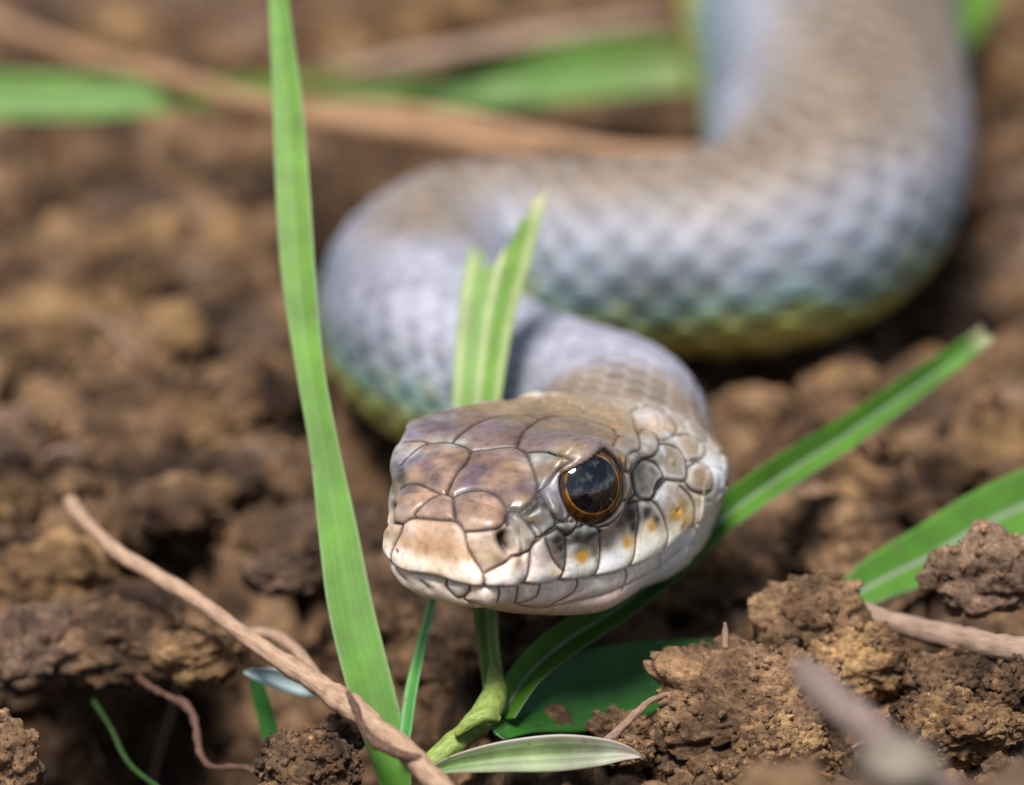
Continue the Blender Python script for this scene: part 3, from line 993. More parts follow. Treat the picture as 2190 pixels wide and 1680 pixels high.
# ---- pigment of the skin, with sheen painted in on the crown
BL = [  # crop px, py, reach, colour as seen
    # top of the head: brown plates, their purple-grey sheen put into the colour
    (380, 250, 90, (128, 108, 112)), (560, 210, 70, (150, 122, 98)), (240, 290, 50, (150, 138, 150)), (430, 210, 60, (165, 150, 150)),
    (650, 270, 80, (132, 108, 102)), (800, 300, 70, (130, 104, 88)), (880, 200, 60, (150, 120, 84)), (760, 210, 60, (140, 118, 105)),
    (1000, 290, 80, (128, 112, 122)), (1150, 280, 90, (138, 112, 98)), (1300, 250, 80, (158, 128, 98)), (1180, 370, 60, (172, 146, 118)), (1380, 300, 50, (165, 128, 78)), (960, 240, 50, (140, 118, 100)),
    (1150, 150, 90, (148, 122, 84)), (1400, 150, 80, (160, 126, 80)), (900, 130, 80, (146, 122, 92)), (1300, 120, 80, (150, 126, 96)), (1450, 230, 60, (160, 126, 80)),
    (250, 430, 70, (128, 112, 128)), (330, 480, 90, (120, 96, 102)), (450, 430, 70, (140, 110, 96)), (380, 570, 60, (118, 98, 104)), (520, 420, 40, (168, 132, 92)), (190, 480, 40, (150, 142, 155)),
    (600, 500, 60, (118, 98, 108)), (560, 580, 50, (122, 102, 112)), (720, 470, 90, (140, 112, 96)), (830, 560, 80, (182, 148, 122)), (700, 600, 70, (172, 138, 116)), (880, 660, 60, (176, 142, 108)), (780, 400, 60, (150, 126, 118)), (900, 500, 50, (190, 162, 140)),
    (200, 640, 60, (126, 104, 116)), (170, 730, 60, (176, 152, 138)), (290, 640, 40, (166, 126, 86)), (110, 760, 40, (160, 128, 90)), (130, 600, 50, (150, 124, 92)),
    (370, 720, 80, (166, 132, 116)), (300, 760, 40, (188, 158, 140)), (440, 690, 40, (150, 124, 118)),
    (560, 700, 70, (172, 138, 112)), (680, 720, 80, (188, 152, 128)), (600, 800, 50, (170, 134, 108)), (720, 800, 40, (176, 140, 104)), (510, 690, 40, (190, 164, 150)), (760, 760, 30, (140, 100, 70)),
    (170, 350, 40, (170, 164, 165)), (230, 350, 40, (160, 140, 120)),
    # snout plate: brown above, white below
    (230, 840, 60, (206, 180, 164)), (380, 860, 80, (190, 156, 132)), (470, 850, 50, (186, 152, 122)), (200, 930, 50, (186, 150, 108)), (300, 950, 70, (184, 148, 112)), (430, 960, 70, (178, 140, 102)), (510, 930, 40, (200, 168, 140)),
    (280, 1060, 70, (230, 210, 192)), (400, 1050, 50, (216, 188, 166)), (480, 1060, 50, (206, 176, 152)), (560, 1080, 50, (226, 206, 196)), (350, 1120, 70, (232, 206, 178)), (500, 1140, 70, (232, 208, 188)), (190, 1060, 40, (226, 202, 174)), (600, 1140, 40, (226, 206, 194)), (160, 1110, 30, (226, 190, 140)),
    (100, 880, 30, (190, 164, 124)), (85, 960, 30, (200, 170, 130)), (70, 1050, 30, (228, 216, 200)), (100, 1110, 30, (232, 214, 190)),
    # nasals and loreal
    (620, 900, 50, (190, 166, 146)), (680, 940, 50, (184, 156, 134)), (720, 890, 30, (160, 136, 116)), (660, 1040, 40, (196, 172, 146)), (740, 1020, 40, (176, 148, 120)),
    (850, 800, 40, (150, 146, 132)), (840, 900, 40, (196, 182, 168)), (890, 880, 40, (150, 142, 122)), (870, 960, 40, (206, 186, 170)), (910, 930, 30, (140, 132, 116)),
    (950, 730, 50, (92, 86, 74)), (1000, 700, 40, (84, 80, 70)), (1010, 800, 40, (140, 142, 140)), (960, 850, 30, (176, 178, 176)), (1050, 820, 30, (150, 152, 150)), (900, 740, 25, (90, 84, 70)),
    (960, 430, 50, (184, 182, 174)), (1050, 430, 50, (180, 172, 158)), (1020, 520, 50, (164, 132, 96)), (1110, 450, 40, (170, 142, 108)), (990, 560, 40, (176, 170, 158)), (1130, 490, 30, (148, 110, 68)),
    (1060, 600, 40, (178, 176, 178)), (1100, 680, 40, (172, 168, 172)), (1080, 560, 30, (186, 186, 186)), (1130, 770, 30, (176, 170, 168)), (1050, 690, 25, (120, 118, 112)),
    (1140, 845, 30, (112, 110, 104)),
    # upper lip
    (760, 1130, 60, (232, 216, 208)), (850, 1060, 30, (196, 162, 128)), (860, 1130, 40, (230, 214, 206)), (710, 1160, 40, (232, 214, 202)), (880, 1020, 25, (214, 192, 176)),
    (980, 950, 30, (186, 178, 170)), (960, 1040, 40, (214, 198, 190)), (1000, 1130, 50, (234, 222, 216)), (1060, 1100, 30, (224, 206, 176)), (1000, 1040, 30, (200, 180, 166)),
    (1090, 900, 30, (60, 60, 58)), (1100, 960, 25, (84, 84, 76)), (1110, 1030, 25, (150, 146, 130)),
    (1200, 900, 40, (96, 98, 96)), (1280, 890, 40, (104, 106, 104)), (1240, 960, 30, (150, 146, 120)), (1230, 1010, 28, (222, 176, 66)), (1300, 980, 25, (150, 142, 116)), (1190, 1080, 40, (238, 228, 220)), (1270, 1080, 40, (236, 224, 206)), (1180, 960, 25, (206, 204, 198)), (1320, 1040, 20, (176, 176, 170)),
    (1400, 860, 30, (170, 152, 124)), (1460, 800, 40, (120, 112, 98)), (1530, 750, 40, (56, 52, 46)), (1550, 830, 25, (60, 56, 50)), (1400, 920, 40, (176, 166, 150)), (1500, 930, 28, (222, 178, 96)), (1440, 1000, 60, (240, 226, 216)), (1520, 990, 30, (240, 222, 190)), (1380, 1050, 50, (240, 228, 222)),
    (1620, 760, 40, (64, 62, 60)), (1680, 780, 30, (110, 104, 92)), (1650, 830, 35, (206, 174, 110)), (1640, 900, 50, (240, 226, 206)), (1620, 980, 50, (240, 222, 204)), (1600, 680, 25, (176, 164, 156)),
    (1780, 680, 50, (196, 178, 160)), (1720, 660, 40, (200, 196, 194)), (1800, 760, 50, (206, 168, 92)), (1840, 690, 40, (176, 142, 96)), (1780, 850, 50, (236, 218, 190)), (1870, 780, 40, (222, 188, 120)), (1760, 930, 40, (238, 222, 206)), (1900, 700, 40, (214, 190, 140)), (1930, 780, 40, (226, 210, 184)),
    # temples
    (1640, 550, 60, (152, 144, 136)), (1600, 610, 40, (120, 118, 116)), (1700, 580, 25, (50, 40, 32)), (1560, 480, 25, (160, 160, 160)), (1540, 430, 30, (160, 156, 150)), (1520, 330, 40, (160, 142, 122)), (1530, 590, 30, (150, 138, 126)), (1480, 420, 25, (170, 136, 92)),
    (1640, 340, 40, (186, 170, 152)), (1650, 380, 40, (172, 160, 148)), (1560, 260, 40, (160, 128, 84)), (1680, 220, 60, (190, 162, 136)), (1740, 250, 40, (172, 138, 98)), (1620, 180, 50, (190, 180, 176)), (1780, 300, 30, (180, 182, 186)),
    (1760, 420, 50, (160, 138, 112)), (1800, 490, 50, (140, 128, 108)), (1720, 380, 30, (190, 190, 190)), (1880, 370, 50, (176, 146, 112)), (1920, 300, 50, (184, 170, 150)), (1940, 520, 50, (146, 116, 86)), (1900, 470, 30, (184, 176, 168)), (1980, 620, 40, (176, 150, 120)),
    (2060, 500, 60, (200, 202, 208)), (2040, 380, 60, (196, 186, 176)), (1960, 220, 60, (190, 178, 168)), (2080, 640, 50, (208, 210, 212)), (1850, 150, 80, (190, 180, 176)), (1700, 100, 80, (186, 176, 176)),
    (1500, 80, 80, (180, 166, 150)), (2000, 720, 40, (216, 206, 186)), (1960, 860, 50, (216, 212, 204)),
    # lower jaw
    (330, 1200, 60, (226, 206, 188)), (480, 1220, 50, (232, 214, 200)), (640, 1260, 70, (230, 204, 188)), (800, 1260, 60, (228, 206, 194)), (930, 1240, 50, (232, 212, 200)), (1100, 1220, 70, (232, 214, 204)), (1350, 1180, 80, (236, 216, 204)), (1600, 1100, 80, (228, 214, 204)), (1750, 1020, 60, (216, 210, 206)), (1860, 930, 60, (210, 208, 206)),
    (500, 1290, 60, (214, 190, 166)), (900, 1330, 80, (220, 190, 168)), (1150, 1320, 80, (226, 196, 176)), (1400, 1280, 80, (222, 196, 180)), (1550, 1210, 60, (216, 202, 190)), (1700, 1120, 60, (200, 200, 196)),
]
bp_, bc_, br_ = [], [], []
for x, y, r, c in BL:
    h = cast(bvh1, *c1(x, y))
    if h is None:
        continue
    for w in (h, from_hl(hl(h) * mir)):
        bp_.append(w)
        bc_.append(lin(c))
        br_.append(r * 0.35773 / PXMM)
bp_, bc_, br_ = np.array(bp_), np.array(bc_), np.array(br_)
# jitter the look-up so the patches have ragged edges
jit = np.stack([fbm(flat, 0.9, 3, 21), fbm(flat, 0.9, 3, 31), fbm(flat, 0.9, 3, 41)], 1) * 0.16
fj = flat + jit
num = np.zeros((len(flat), 3))
den = np.full(len(flat), 1e-9)
NHC = int(np.searchsorted(ST, 27.0)) * M
for p, c, r in zip(bp_, bc_, br_):
    d2 = ((fj[:NHC] - p) ** 2).sum(1)
    w = (r * r / (d2 + 0.35 * r * r)) ** 1.8
    num[:NHC] += w[:, None] * c
    den[:NHC] += w
headc = num / den[:, None]
far = np.ones(len(flat))
lum = headc.mean(1, keepdims=True)
headc = lum + (headc - lum) * 0.9
headc = np.clip(1.16 * headc ** 1.2, 0, 0.87)
crown = sstep(3.6, 5.2, ql[:, 2] + 0.25 * np.maximum(4 - ql[:, 0], 0)) * sstep(18, 12, ql[:, 0])
headc *= (1 - 0.38 * crown)[:, None]
lum = headc.mean(1, keepdims=True)
headc = lum + (headc - lum) * (1.0 - 0.2 * sstep(11, 15, ql[:, 0]))[:, None]
headc *= np.array([0.95, 1.0, 1.03])
headc *= (1 + 0.16 * sstep(0.38, 0.6, headc.mean(1)))[:, None]
headc = np.clip(headc, 0, 0.88)
blot = fbm(flat, 1.3, 3, 133) * 0.5 + fbm(flat, 0.45, 2, 143) * 0.35
headc *= np.clip(1 + (0.12 + 0.48 * crown) * blot, 0.5, 1.4)[:, None]
# body pigment from back to belly
aa = np.abs(AA)
pb = V0.reshape(-1, 3)
nz = fbm(pb, 5.0, 3, 77).reshape(NS, M)
x = aa + nz * 0.035 + 0.07 * sstep(36, 46, SS) * sstep(84, 70, SS)
stops = [0.0, 0.11, 0.20, 0.33, 0.48, 0.545, 0.61, 0.68, 1.0]
cols = lin(np.array([(112, 95, 78), (118, 103, 88), (126, 116, 110), (136, 137, 150), (106, 122, 134), (104, 138, 128), (160, 172, 92), (206, 196, 96), (216, 204, 130)]))
bodyc = np.stack([np.interp(x, stops, cols[:, k]) for k in range(3)], -1)
necky = (sstep(24, 31, SS) * sstep(62, 54, SS) * sstep(0.5, 0.2, aa))[..., None]
bodyc = bodyc * (1 - necky) + lin((148, 148, 163)) * necky
tan_ = (sstep(31, 24, SS) * sstep(0.62, 0.5, aa))[..., None]
bodyc = bodyc * (1 - tan_) + lin((122, 106, 90)) * tan_
bodyc *= (0.74 + 0.32 * bid[..., None])
# dark skin between the scales on the flank; yellow flecks low down
flank = sstep(0.22, 0.42, x) * sstep(0.74, 0.64, x)
diag = sstep(-0.02, 0.05, np.sign(AA) * bdq * bdv)          # one family of joints shows dark skin, the other a pale rim
dk = np.exp(-(edge / 0.42) ** 2) * (0.25 + 0.42 * flank) * (1 - vent) * (0.15 + 0.85 * diag) * sstep(16, 40, SS)
pl = np.exp(-(edge / 0.24) ** 2) * (1 - vent) * (1 - diag * sstep(20, 45, SS)) * (0.42 + 0.38 * sstep(40, 24, SS))
bodyc = bodyc * (1 - pl[..., None]) + lin((196, 196, 200)) * pl[..., None]
bodyc = bodyc * (1 - dk[..., None]) + lin((50, 56, 56)) * dk[..., None]
# a dark mottle over the rows at mid flank
mott = sstep(0.1, 0.75, fbm(pb, 9.0, 2, 91).reshape(NS, M)) * np.exp(-((x - 0.47) / 0.12) ** 2) * 0.55 * sstep(50, 75, SS)
bodyc = bodyc * (1 - mott[..., None]) + lin((58, 64, 66)) * mott[..., None]
yl = sstep(0.05, 0.6, fbm(pb, 2.6, 2, 61).reshape(NS, M)) * np.exp(-((x - 0.58) / 0.08) ** 2) * 0.4
bodyc = bodyc * (1 - yl[..., None]) + lin((196, 186, 62)) * yl[..., None]
skin = bodyc.copy()
hb = (sstep(22.5, 17.0, SS[hs]) * far.reshape(NH, M))[..., None]
hc = headc.reshape(NH, M, 3)
skin[hs] = skin[hs] * (1 - hb) + hc * hb
# joints between head plates
sk = np.exp(-(sd_ / 0.082) ** 2) * np.clip(seam_w * 1.2, 0, 1.0) * shead
pale = sstep(0.25, 0.55, headc.mean(1))
jc = lin((22, 14, 11)) * (1 - pale[:, None] * 0.6) + lin((112, 66, 40)) * pale[:, None] * 0.6
mk = np.exp(-(dm / 0.10) ** 2) * mfade * 0.85
s2 = skin[hs].reshape(-1, 3)
s2 = s2 * (1 - sk[:, None]) + jc * sk[:, None]
s2 = s2 * (1 - mk[:, None]) + lin((84, 50, 34)) * mk[:, None]
# strong flecks of black and yellow
YEL, BLK = (226, 168, 44), (34, 33, 31)
for x, y, r, c, a in [(1230, 1010, 30, YEL, .9), (1500, 930, 30, YEL, .75), (1655, 832, 34, YEL, .6), (1800, 755, 48, YEL, .75), (1865, 785, 34, YEL, .5), (1240, 1085, 18, YEL, .25),
                      (1090, 905, 30, BLK, .9), (1105, 965, 24, BLK, .55), (1530, 752, 44, BLK, .9), (1552, 825, 24, BLK, .8), (1622, 742, 34, BLK, .85), (1205, 888, 36, BLK, .7), (1285, 888, 36, BLK, .65), (1460, 800, 30, BLK, .4),
                      (1000, 770, 36, BLK, .45), (930, 800, 26, BLK, .35), (1085, 850, 22, BLK, .5), (1045, 905, 20, BLK, .4), (870, 770, 24, BLK, .25), (950, 725, 46, BLK, .7), (1005, 690, 30, BLK, .6), (1055, 690, 20, BLK, .4), (1705, 580, 24, BLK, .9), (905, 930, 26, BLK, .3), (1330, 930, 22, BLK, .35), (1690, 780, 24, BLK, .5), (1140, 846, 26, BLK, .4)]:
    h = cast(bvh1, *c1(x, y), True)
    for w in (h, from_hl(hl(h)[None] * mir)[0]):
        d = np.linalg.norm(fj - w, axis=1) / (r * 0.35773 / PXMM)
        k = np.exp(-d ** 2.4) * a
        s2 = s2 * (1 - k[:, None]) + lin(c) * k[:, None]
s2 = s2 * (1 - sk[:, None] * 0.9) + jc * sk[:, None] * 0.9
# pale rims of the temple scales
rim = np.exp(-((sd_ - 0.28) / 0.12) ** 2) * sstep(10.5, 13, ql[:, 0]) * (dm > 1.0) * (ql[:, 2] < 5.6) * 0.3 * shead
s2 = s2 * (1 - rim[:, None]) + lin((196, 200, 206)) * rim[:, None]
pk = np.exp(-(pd / 0.13) ** 4) * 0.9
s2 = s2 * (1 - pk[:, None]) + lin((30, 20, 14)) * pk[:, None]
for sgn in (1, -1):
    c = no * np.array([1, sgn, 1])
    d = ql - c
    e = (d[:, 2] / 0.72) ** 2 + ((d[:, 0] + d[:, 2] * 0.12) / 0.36) ** 2 + ((d[:, 1]) / 1.2) ** 2
    k = np.exp(-e ** 2)
    s2 = s2 * (1 - k[:, None]) + lin((34, 18, 12)) * k[:, None]
k = np.maximum(sstep(0.0, 0.35, PIT.ravel()), RING.ravel() * 0.93)
s2 = s2 * (1 - k[:, None]) + lin((22, 18, 16)) * k[:, None]
skin[hs] = s2.reshape(NH, M, 3)
gloss = -1.3 * sstep(22, 34, SS)
gloss[hs] += -3.5 * sk.reshape(NH, M) - (1.1 * sstep(9, 12, ql[:, 0]) * sstep(6.0, 5.0, ql[:, 2]) * sstep(22, 18, ql[:, 0])).reshape(NH, M) + (sstep(3.0, 5.0, ql[:, 2] - 0.02 * ql[:, 0]) * sstep(17, 12, ql[:, 0])).reshape(NH, M)
colA = np.concatenate([np.clip(skin, 0, 1), np.ones((NS, M, 1))], -1).reshape(-1, 4)
glA = np.concatenate([np.repeat(gloss[..., None], 3, -1), np.ones((NS, M, 1))], -1).reshape(-1, 4)

# skin material
SKIN, N, L, B, O = new_mat('snake_skin')
at = N.new('ShaderNodeVertexColor')
at.layer_name = 'pigment'
ag = N.new('ShaderNodeVertexColor')
ag.layer_name = 'gloss'
geo = N.new('ShaderNodeNewGeometry')
n1 = noise_node(N, L, geo.outputs['Position'], 2600, 5, 0.65)
r1 = ramp(N, [(0.30, (0.62, 0.58, 0.55)), (0.48, (1, 1, 1)), (0.70, (1.14, 1.12, 1.1))])
L.new(n1.outputs['Fac'], r1.inputs['Fac'])
m1 = N.new('ShaderNodeMixRGB')
m1.blend_type = 'MULTIPLY'
m1.inputs['Fac'].default_value = 0.8
L.new(at.outputs['Color'], m1.inputs['Color1'])
L.new(r1.outputs['Color'], m1.inputs['Color2'])
L.new(m1.outputs['Color'], B.inputs['Base Color'])
n2 = noise_node(N, L, geo.outputs['Position'], 900, 5, 0.7)
rr = N.new('ShaderNodeMapRange')
rr.inputs['From Min'].default_value = 0.3
rr.inputs['From Max'].default_value = 0.7
rr.inputs['To Min'].default_value = 0.36
rr.inputs['To Max'].default_value = 0.56
L.new(n2.outputs['Fac'], rr.inputs['Value'])
sb = N.new('ShaderNodeMath')
sb.operation = 'MULTIPLY_ADD'
sb.inputs[1].default_value = -0.10
L.new(ag.outputs['Color'], sb.inputs[0])
L.new(rr.outputs['Result'], sb.inputs[2])
L.new(sb.outputs[0], B.inputs['Roughness'])
B.inputs['Specular IOR Level'].default_value = 0.5
B.inputs['Subsurface Weight'].default_value = 0.03
B.inputs['Subsurface Radius'].default_value = (0.0006, 0.0003, 0.0002)
B.inputs['Subsurface Scale'].default_value = 1.0
mp = N.new('ShaderNodeMapping')
mp.inputs['Rotation'].default_value = (0.3, 0.2, YAW)
mp.inputs['Scale'].default_value = (1.0, 0.25, 1.0)
L.new(geo.outputs['Position'], mp.inputs['Vector'])
n4 = noise_node(N, L, mp.outputs['Vector'], 1500, 4, 0.6)
bm_ = N.new('ShaderNodeBump')
bm_.inputs['Strength'].default_value = 0.45
bm_.inputs['Distance'].default_value = 0.00006
L.new(n4.outputs['Fac'], bm_.inputs['Height'])
L.new(bm_.outputs['Normal'], B.inputs['Normal'])

base = np.array([C3[int(np.searchsorted(ST, 90))][0], C3[int(np.searchsorted(ST, 90))][1], 0.0])
snake = empty('snake', base, 'grey-brown snake with pale lips and dark eye, head raised above the soil', 'snake')
# close both ends with a point
VV = np.vstack([VS.reshape(-1, 3), SNOUT[None] - F * 0.0 + HZ * TIPZ, C3[-1:]])
nA, nB = NS * M, NS * M + 1
jr = np.arange(M)
FF = SKINF[:, ::1]
capA = np.stack([np.full(M, nA), jr, (jr + 1) % M, (jr + 1) % M], 1)
allc = np.vstack([colA, colA[:1], colA[-1:]])
allg = np.vstack([glA, glA[:1], glA[-1:]])
body = mesh('body', VV, FF, SKIN, snake, base, colors={'pigment': allc, 'gloss': allg})
body['label'] = 'continuous scaly head and body of grey, brown, bluish and yellow'

# eyes
EYE_DARK, N, L, B, O = new_mat('eye_rim')
B.inputs['Base Color'].default_value = (0.012, 0.008, 0.006, 1)
B.inputs['Roughness'].default_value = 0.08
PUPIL, N, L, B, O = new_mat('pupil')
B.inputs['Base Color'].default_value = (0.003, 0.003, 0.004, 1)
B.inputs['Roughness'].default_value = 0.015
B.inputs['IOR'].default_value = 1.62
B.inputs['Specular IOR Level'].default_value = 0.8
IRIS, N, L, B, O = new_mat('iris')
uv = N.new('ShaderNodeUVMap')
sx = N.new('ShaderNodeSeparateXYZ')
L.new(uv.outputs['UV'], sx.inputs['Vector'])
r = ramp(N, [(0.0, (0.17, 0.075, 0.012)), (0.07, (0.22, 0.10, 0.016)), (0.15, (0.055, 0.023, 0.006)), (0.6, (0.032, 0.012, 0.004)), (0.85, (0.03, 0.012, 0.005)), (1.0, (0.01, 0.006, 0.004))])
L.new(sx.outputs['Y'], r.inputs['Fac'])
geo = N.new('ShaderNodeNewGeometry')
n = noise_node(N, L, geo.outputs['Position'], 1300, 4, 0.7)
rn = ramp(N, [(0.35, (0.2, 0.18, 0.15)), (0.65, (1.7, 1.6, 1.3))])
L.new(n.outputs['Fac'], rn.inputs['Fac'])
mx = N.new('ShaderNodeMixRGB')
mx.blend_type = 'MULTIPLY'
mx.inputs['Fac'].default_value = 1
L.new(r.outputs['Color'], mx.inputs['Color1'])
L.new(rn.outputs['Color'], mx.inputs['Color2'])
L.new(mx.outputs['Color'], B.inputs['Base Color'])
B.inputs['Roughness'].default_value = 0.04
B.inputs['Specular IOR Level'].default_value = 0.7


def cap(name, c, g, r, t0, t1, mat, parent, nt=24, nphi=96):
    e1 = norm(np.cross(g, [0.0, 0, 1]))
    e2 = np.cross(e1, g)
    th = np.linspace(t0, t1, nt)
    ph = np.linspace(0, 2 * math.pi, nphi, endpoint=False)
    T, Pp = np.meshgrid(th, ph, indexing='ij')
    v = c + r * (np.cos(T)[..., None] * g + np.sin(T)[..., None] * (np.cos(Pp)[..., None] * e1 + np.sin(Pp)[..., None] * e2))
    a, b = np.meshgrid(np.arange(nt - 1), np.arange(nphi), indexing='ij')
    f = np.stack([a * nphi + b, (a + 1) * nphi + b, (a + 1) * nphi + (b + 1) % nphi, a * nphi + (b + 1) % nphi], -1).reshape(-1, 4)
    uvs = np.stack([Pp.ravel() / 6.2832, ((T - t0) / (t1 - t0)).ravel()], 1)
    return mesh(name, v.reshape(-1, 3), f, mat, parent, base, uv=uvs)


tp, ti = math.asin(1.72 / EYE_R), math.asin(2.40 / EYE_R)
for sgn in (1, -1):
    gl = gz_l * np.array([1, sgn, 1])
    c = from_hl(ec_l if sgn > 0 else FAR_C)
    pl_ = pg_l * np.array([1, sgn, 1])
    pgz = norm(-F * pl_[0] + HY * pl_[1] + HZ * pl_[2])
    g = norm(-F * gl[0] + HY * gl[1] + HZ * gl[2])
    eye = cap('eye', c, pgz, EYE_R, ti, 1.5, EYE_DARK, snake)
    cap('iris', c, pgz, EYE_R, tp, ti, IRIS, eye)
    cap('pupil', c, pgz, EYE_R, 0.0005, tp, PUPIL, eye)
SPINE_XY = C3[::6]
SPINE_R = RAD[::6]
finish_ground()

# ---------------------------------------------------------------- ribbons and stalks
def gz1(x, y):
    return float(ground_z(np.array([x]), np.array([y]))[0])


def ribbon(name, pts, mat, parent=None, base=None, fold=0.25, roll=0.0, thick=0.14, n=70, m=13, cut=None, curl=0.0, twist=0.0, face=None):
    """a leaf blade. pts: (view px, py, depth mm, width in view px); fold: depth of the V as a share of the half width;
    roll: turns the blade about its own length; cut(u) -> share of the length at which the strip u (0..1) ends"""
    c3 = np.array([np.r_[P(px, py, d), w / (K / d)] for px, py, d, w in pts])
    c = catmull(c3, n)
    p, w = c[:, :3], np.maximum(c[:, 3], 0.03)
    t = norm(np.gradient(p, axis=0))
    v = norm(CAM - p) if face is None else np.repeat(norm(np.array(face, float))[None], n, 0)
    sd = norm(np.cross(t, v))
    nr = norm(np.cross(sd, t))
    ra = np.radians(roll) + np.radians(twist) * np.linspace(-1, 1, n)
    s2 = sd * np.cos(ra)[:, None] + nr * np.sin(ra)[:, None]
    n2 = nr * np.cos(ra)[:, None] - sd * np.sin(ra)[:, None]
    u = np.linspace(0, 1, m)
    vv = np.linspace(0, 1, n)
    top = np.zeros((n, m, 3))
    for k, uu in enumerate(u):
        x = (uu - 0.5) * 2
        h = fold * abs(x) + curl * x * x
        if cut is not None:
            e = cut(uu)
            idx = np.minimum(vv, e) * (n - 1)
        else:
            idx = vv * (n - 1)
        f = lambda a: np.stack([np.interp(idx, np.arange(n), a[:, q]) for q in range(3)], 1)
        ww = np.interp(idx, np.arange(n), w)[:, None]
        top[:, k] = f(p) + f(s2) * ww * 0.5 * x + f(n2) * ww * 0.5 * (h - fold * 0.5)
    nb = np.repeat(n2[:, None], m, 1)
    th = thick * (1 - 0.75 * np.abs(u * 2 - 1) ** 2)[None, :, None]
    bot = top - nb * th
    V = np.vstack([top.reshape(-1, 3), bot.reshape(-1, 3)])
    a, b = np.meshgrid(np.arange(n - 1), np.arange(m - 1), indexing='ij')
    f1 = np.stack([a * m + b, a * m + b + 1, (a + 1) * m + b + 1, (a + 1) * m + b], -1).reshape(-1, 4)
    o = n * m
    f2 = f1[:, ::-1] + o
    i = np.arange(n - 1)
    e1 = np.stack([i * m, (i + 1) * m, (i + 1) * m + o, i * m + o], 1)
    e2 = np.stack([i * m + m - 1, i * m + m - 1 + o, (i + 1) * m + m - 1 + o, (i + 1) * m + m - 1], 1)
    k = np.arange(m - 1)
    e3 = np.stack([k, k + o, k + 1 + o, k + 1], 1)
    e4 = np.stack([(n - 1) * m + k, (n - 1) * m + k + 1, (n - 1) * m + k + 1 + o, (n - 1) * m + k + o], 1)
    Fc = np.vstack([f1, f2, e1, e2, e3, e4])
    UVs = np.stack(np.broadcast_arrays(u[None, :], vv[:, None]), -1).reshape(-1, 2)
    if cut is not None:
        UVs[:, 1] = np.minimum(UVs[:, 1], 1)
    UVs = np.vstack([UVs, UVs])
    if base is None:
        base = p[0]
    return mesh(name, V, Fc, mat, parent, base, uv=UVs)


def stalk(name, pts, mat, parent=None, base=None, n=90, m=14, rough=0.06, seed=1, knots=(), flat=1.0, world=False):
    """a round stem. pts: (view px, py, depth, radius in view px) or, with world, (x, y, z, radius) in mm"""
    c3 = np.array([np.r_[P(px, py, d), r / (K / d)] for px, py, d, r in pts]) if not world else np.array(pts, float)
    c = catmull(c3, n)
    p, r = c[:, :3], np.maximum(c[:, 3], 0.02)
    t = norm(np.gradient(p, axis=0))
    s1 = norm(np.cross(t, norm(CAM - p)))
    s2 = np.cross(s1, t)
    vv = np.linspace(0, 1, n)
    for k, h, w in knots:
        r = r * (1 + h * np.exp(-((vv - k) / w) ** 2))
    a = np.linspace(0, 2 * math.pi, m, endpoint=False)
    V = p[:, None] + (np.cos(a)[None, :, None] * s1[:, None] + np.sin(a)[None, :, None] * s2[:, None] * flat) * r[:, None, None]
    q = V.reshape(-1, 3)
    rr = np.repeat(r, m)
    nn = norm(q - np.repeat(p, m, 0))
    q = q + nn * (fbm(q, float(np.mean(r)) * 2.5, 3, seed) * rr * rough)[:, None]
    q = np.vstack([q, p[:1] - t[:1] * r[0] * 0.3, p[-1:] + t[-1:] * r[-1] * 0.3])
    i, j = np.meshgrid(np.arange(n - 1), np.arange(m), indexing='ij')
    Fq = np.stack([i * m + j, i * m + (j + 1) % m, (i + 1) * m + (j + 1) % m, (i + 1) * m + j], -1).reshape(-1, 4)
    UVs = np.stack(np.broadcast_arrays((np.arange(m) / m)[None, :], vv[:, None] * n / 20.0), -1).reshape(-1, 2)
    UVs = np.vstack([UVs, [[0, 0]], [[0, 1]]])
    ja = np.arange(m)
    # the ends: fans written as quads with a short extra ring
    tri0 = np.stack([np.full(m, n * m), (ja + 1) % m, ja, ja], 1)
    tri1 = np.stack([np.full(m, n * m + 1), (n - 1) * m + ja, (n - 1) * m + (ja + 1) % m, (n - 1) * m + (ja + 1) % m], 1)
    me_faces = Fq
    o = mesh(name, q, me_faces, mat, parent, p[0] if base is None else base, uv=UVs)
    import bmesh
    bm = bmesh.new()
    bm.from_mesh(o.data)
    bm.verts.ensure_lookup_table()
    for c, ring in ((n * m, ja[::-1]), (n * m + 1, (n - 1) * m + ja)):
        for k in range(m):
            try:
                f = bm.faces.new((bm.verts[c], bm.verts[int(ring[k])], bm.verts[int(ring[(k + 1) % m])]))
                f.smooth = True
            except ValueError:
                pass
    bm.to_mesh(o.data)
    bm.free()
    return o


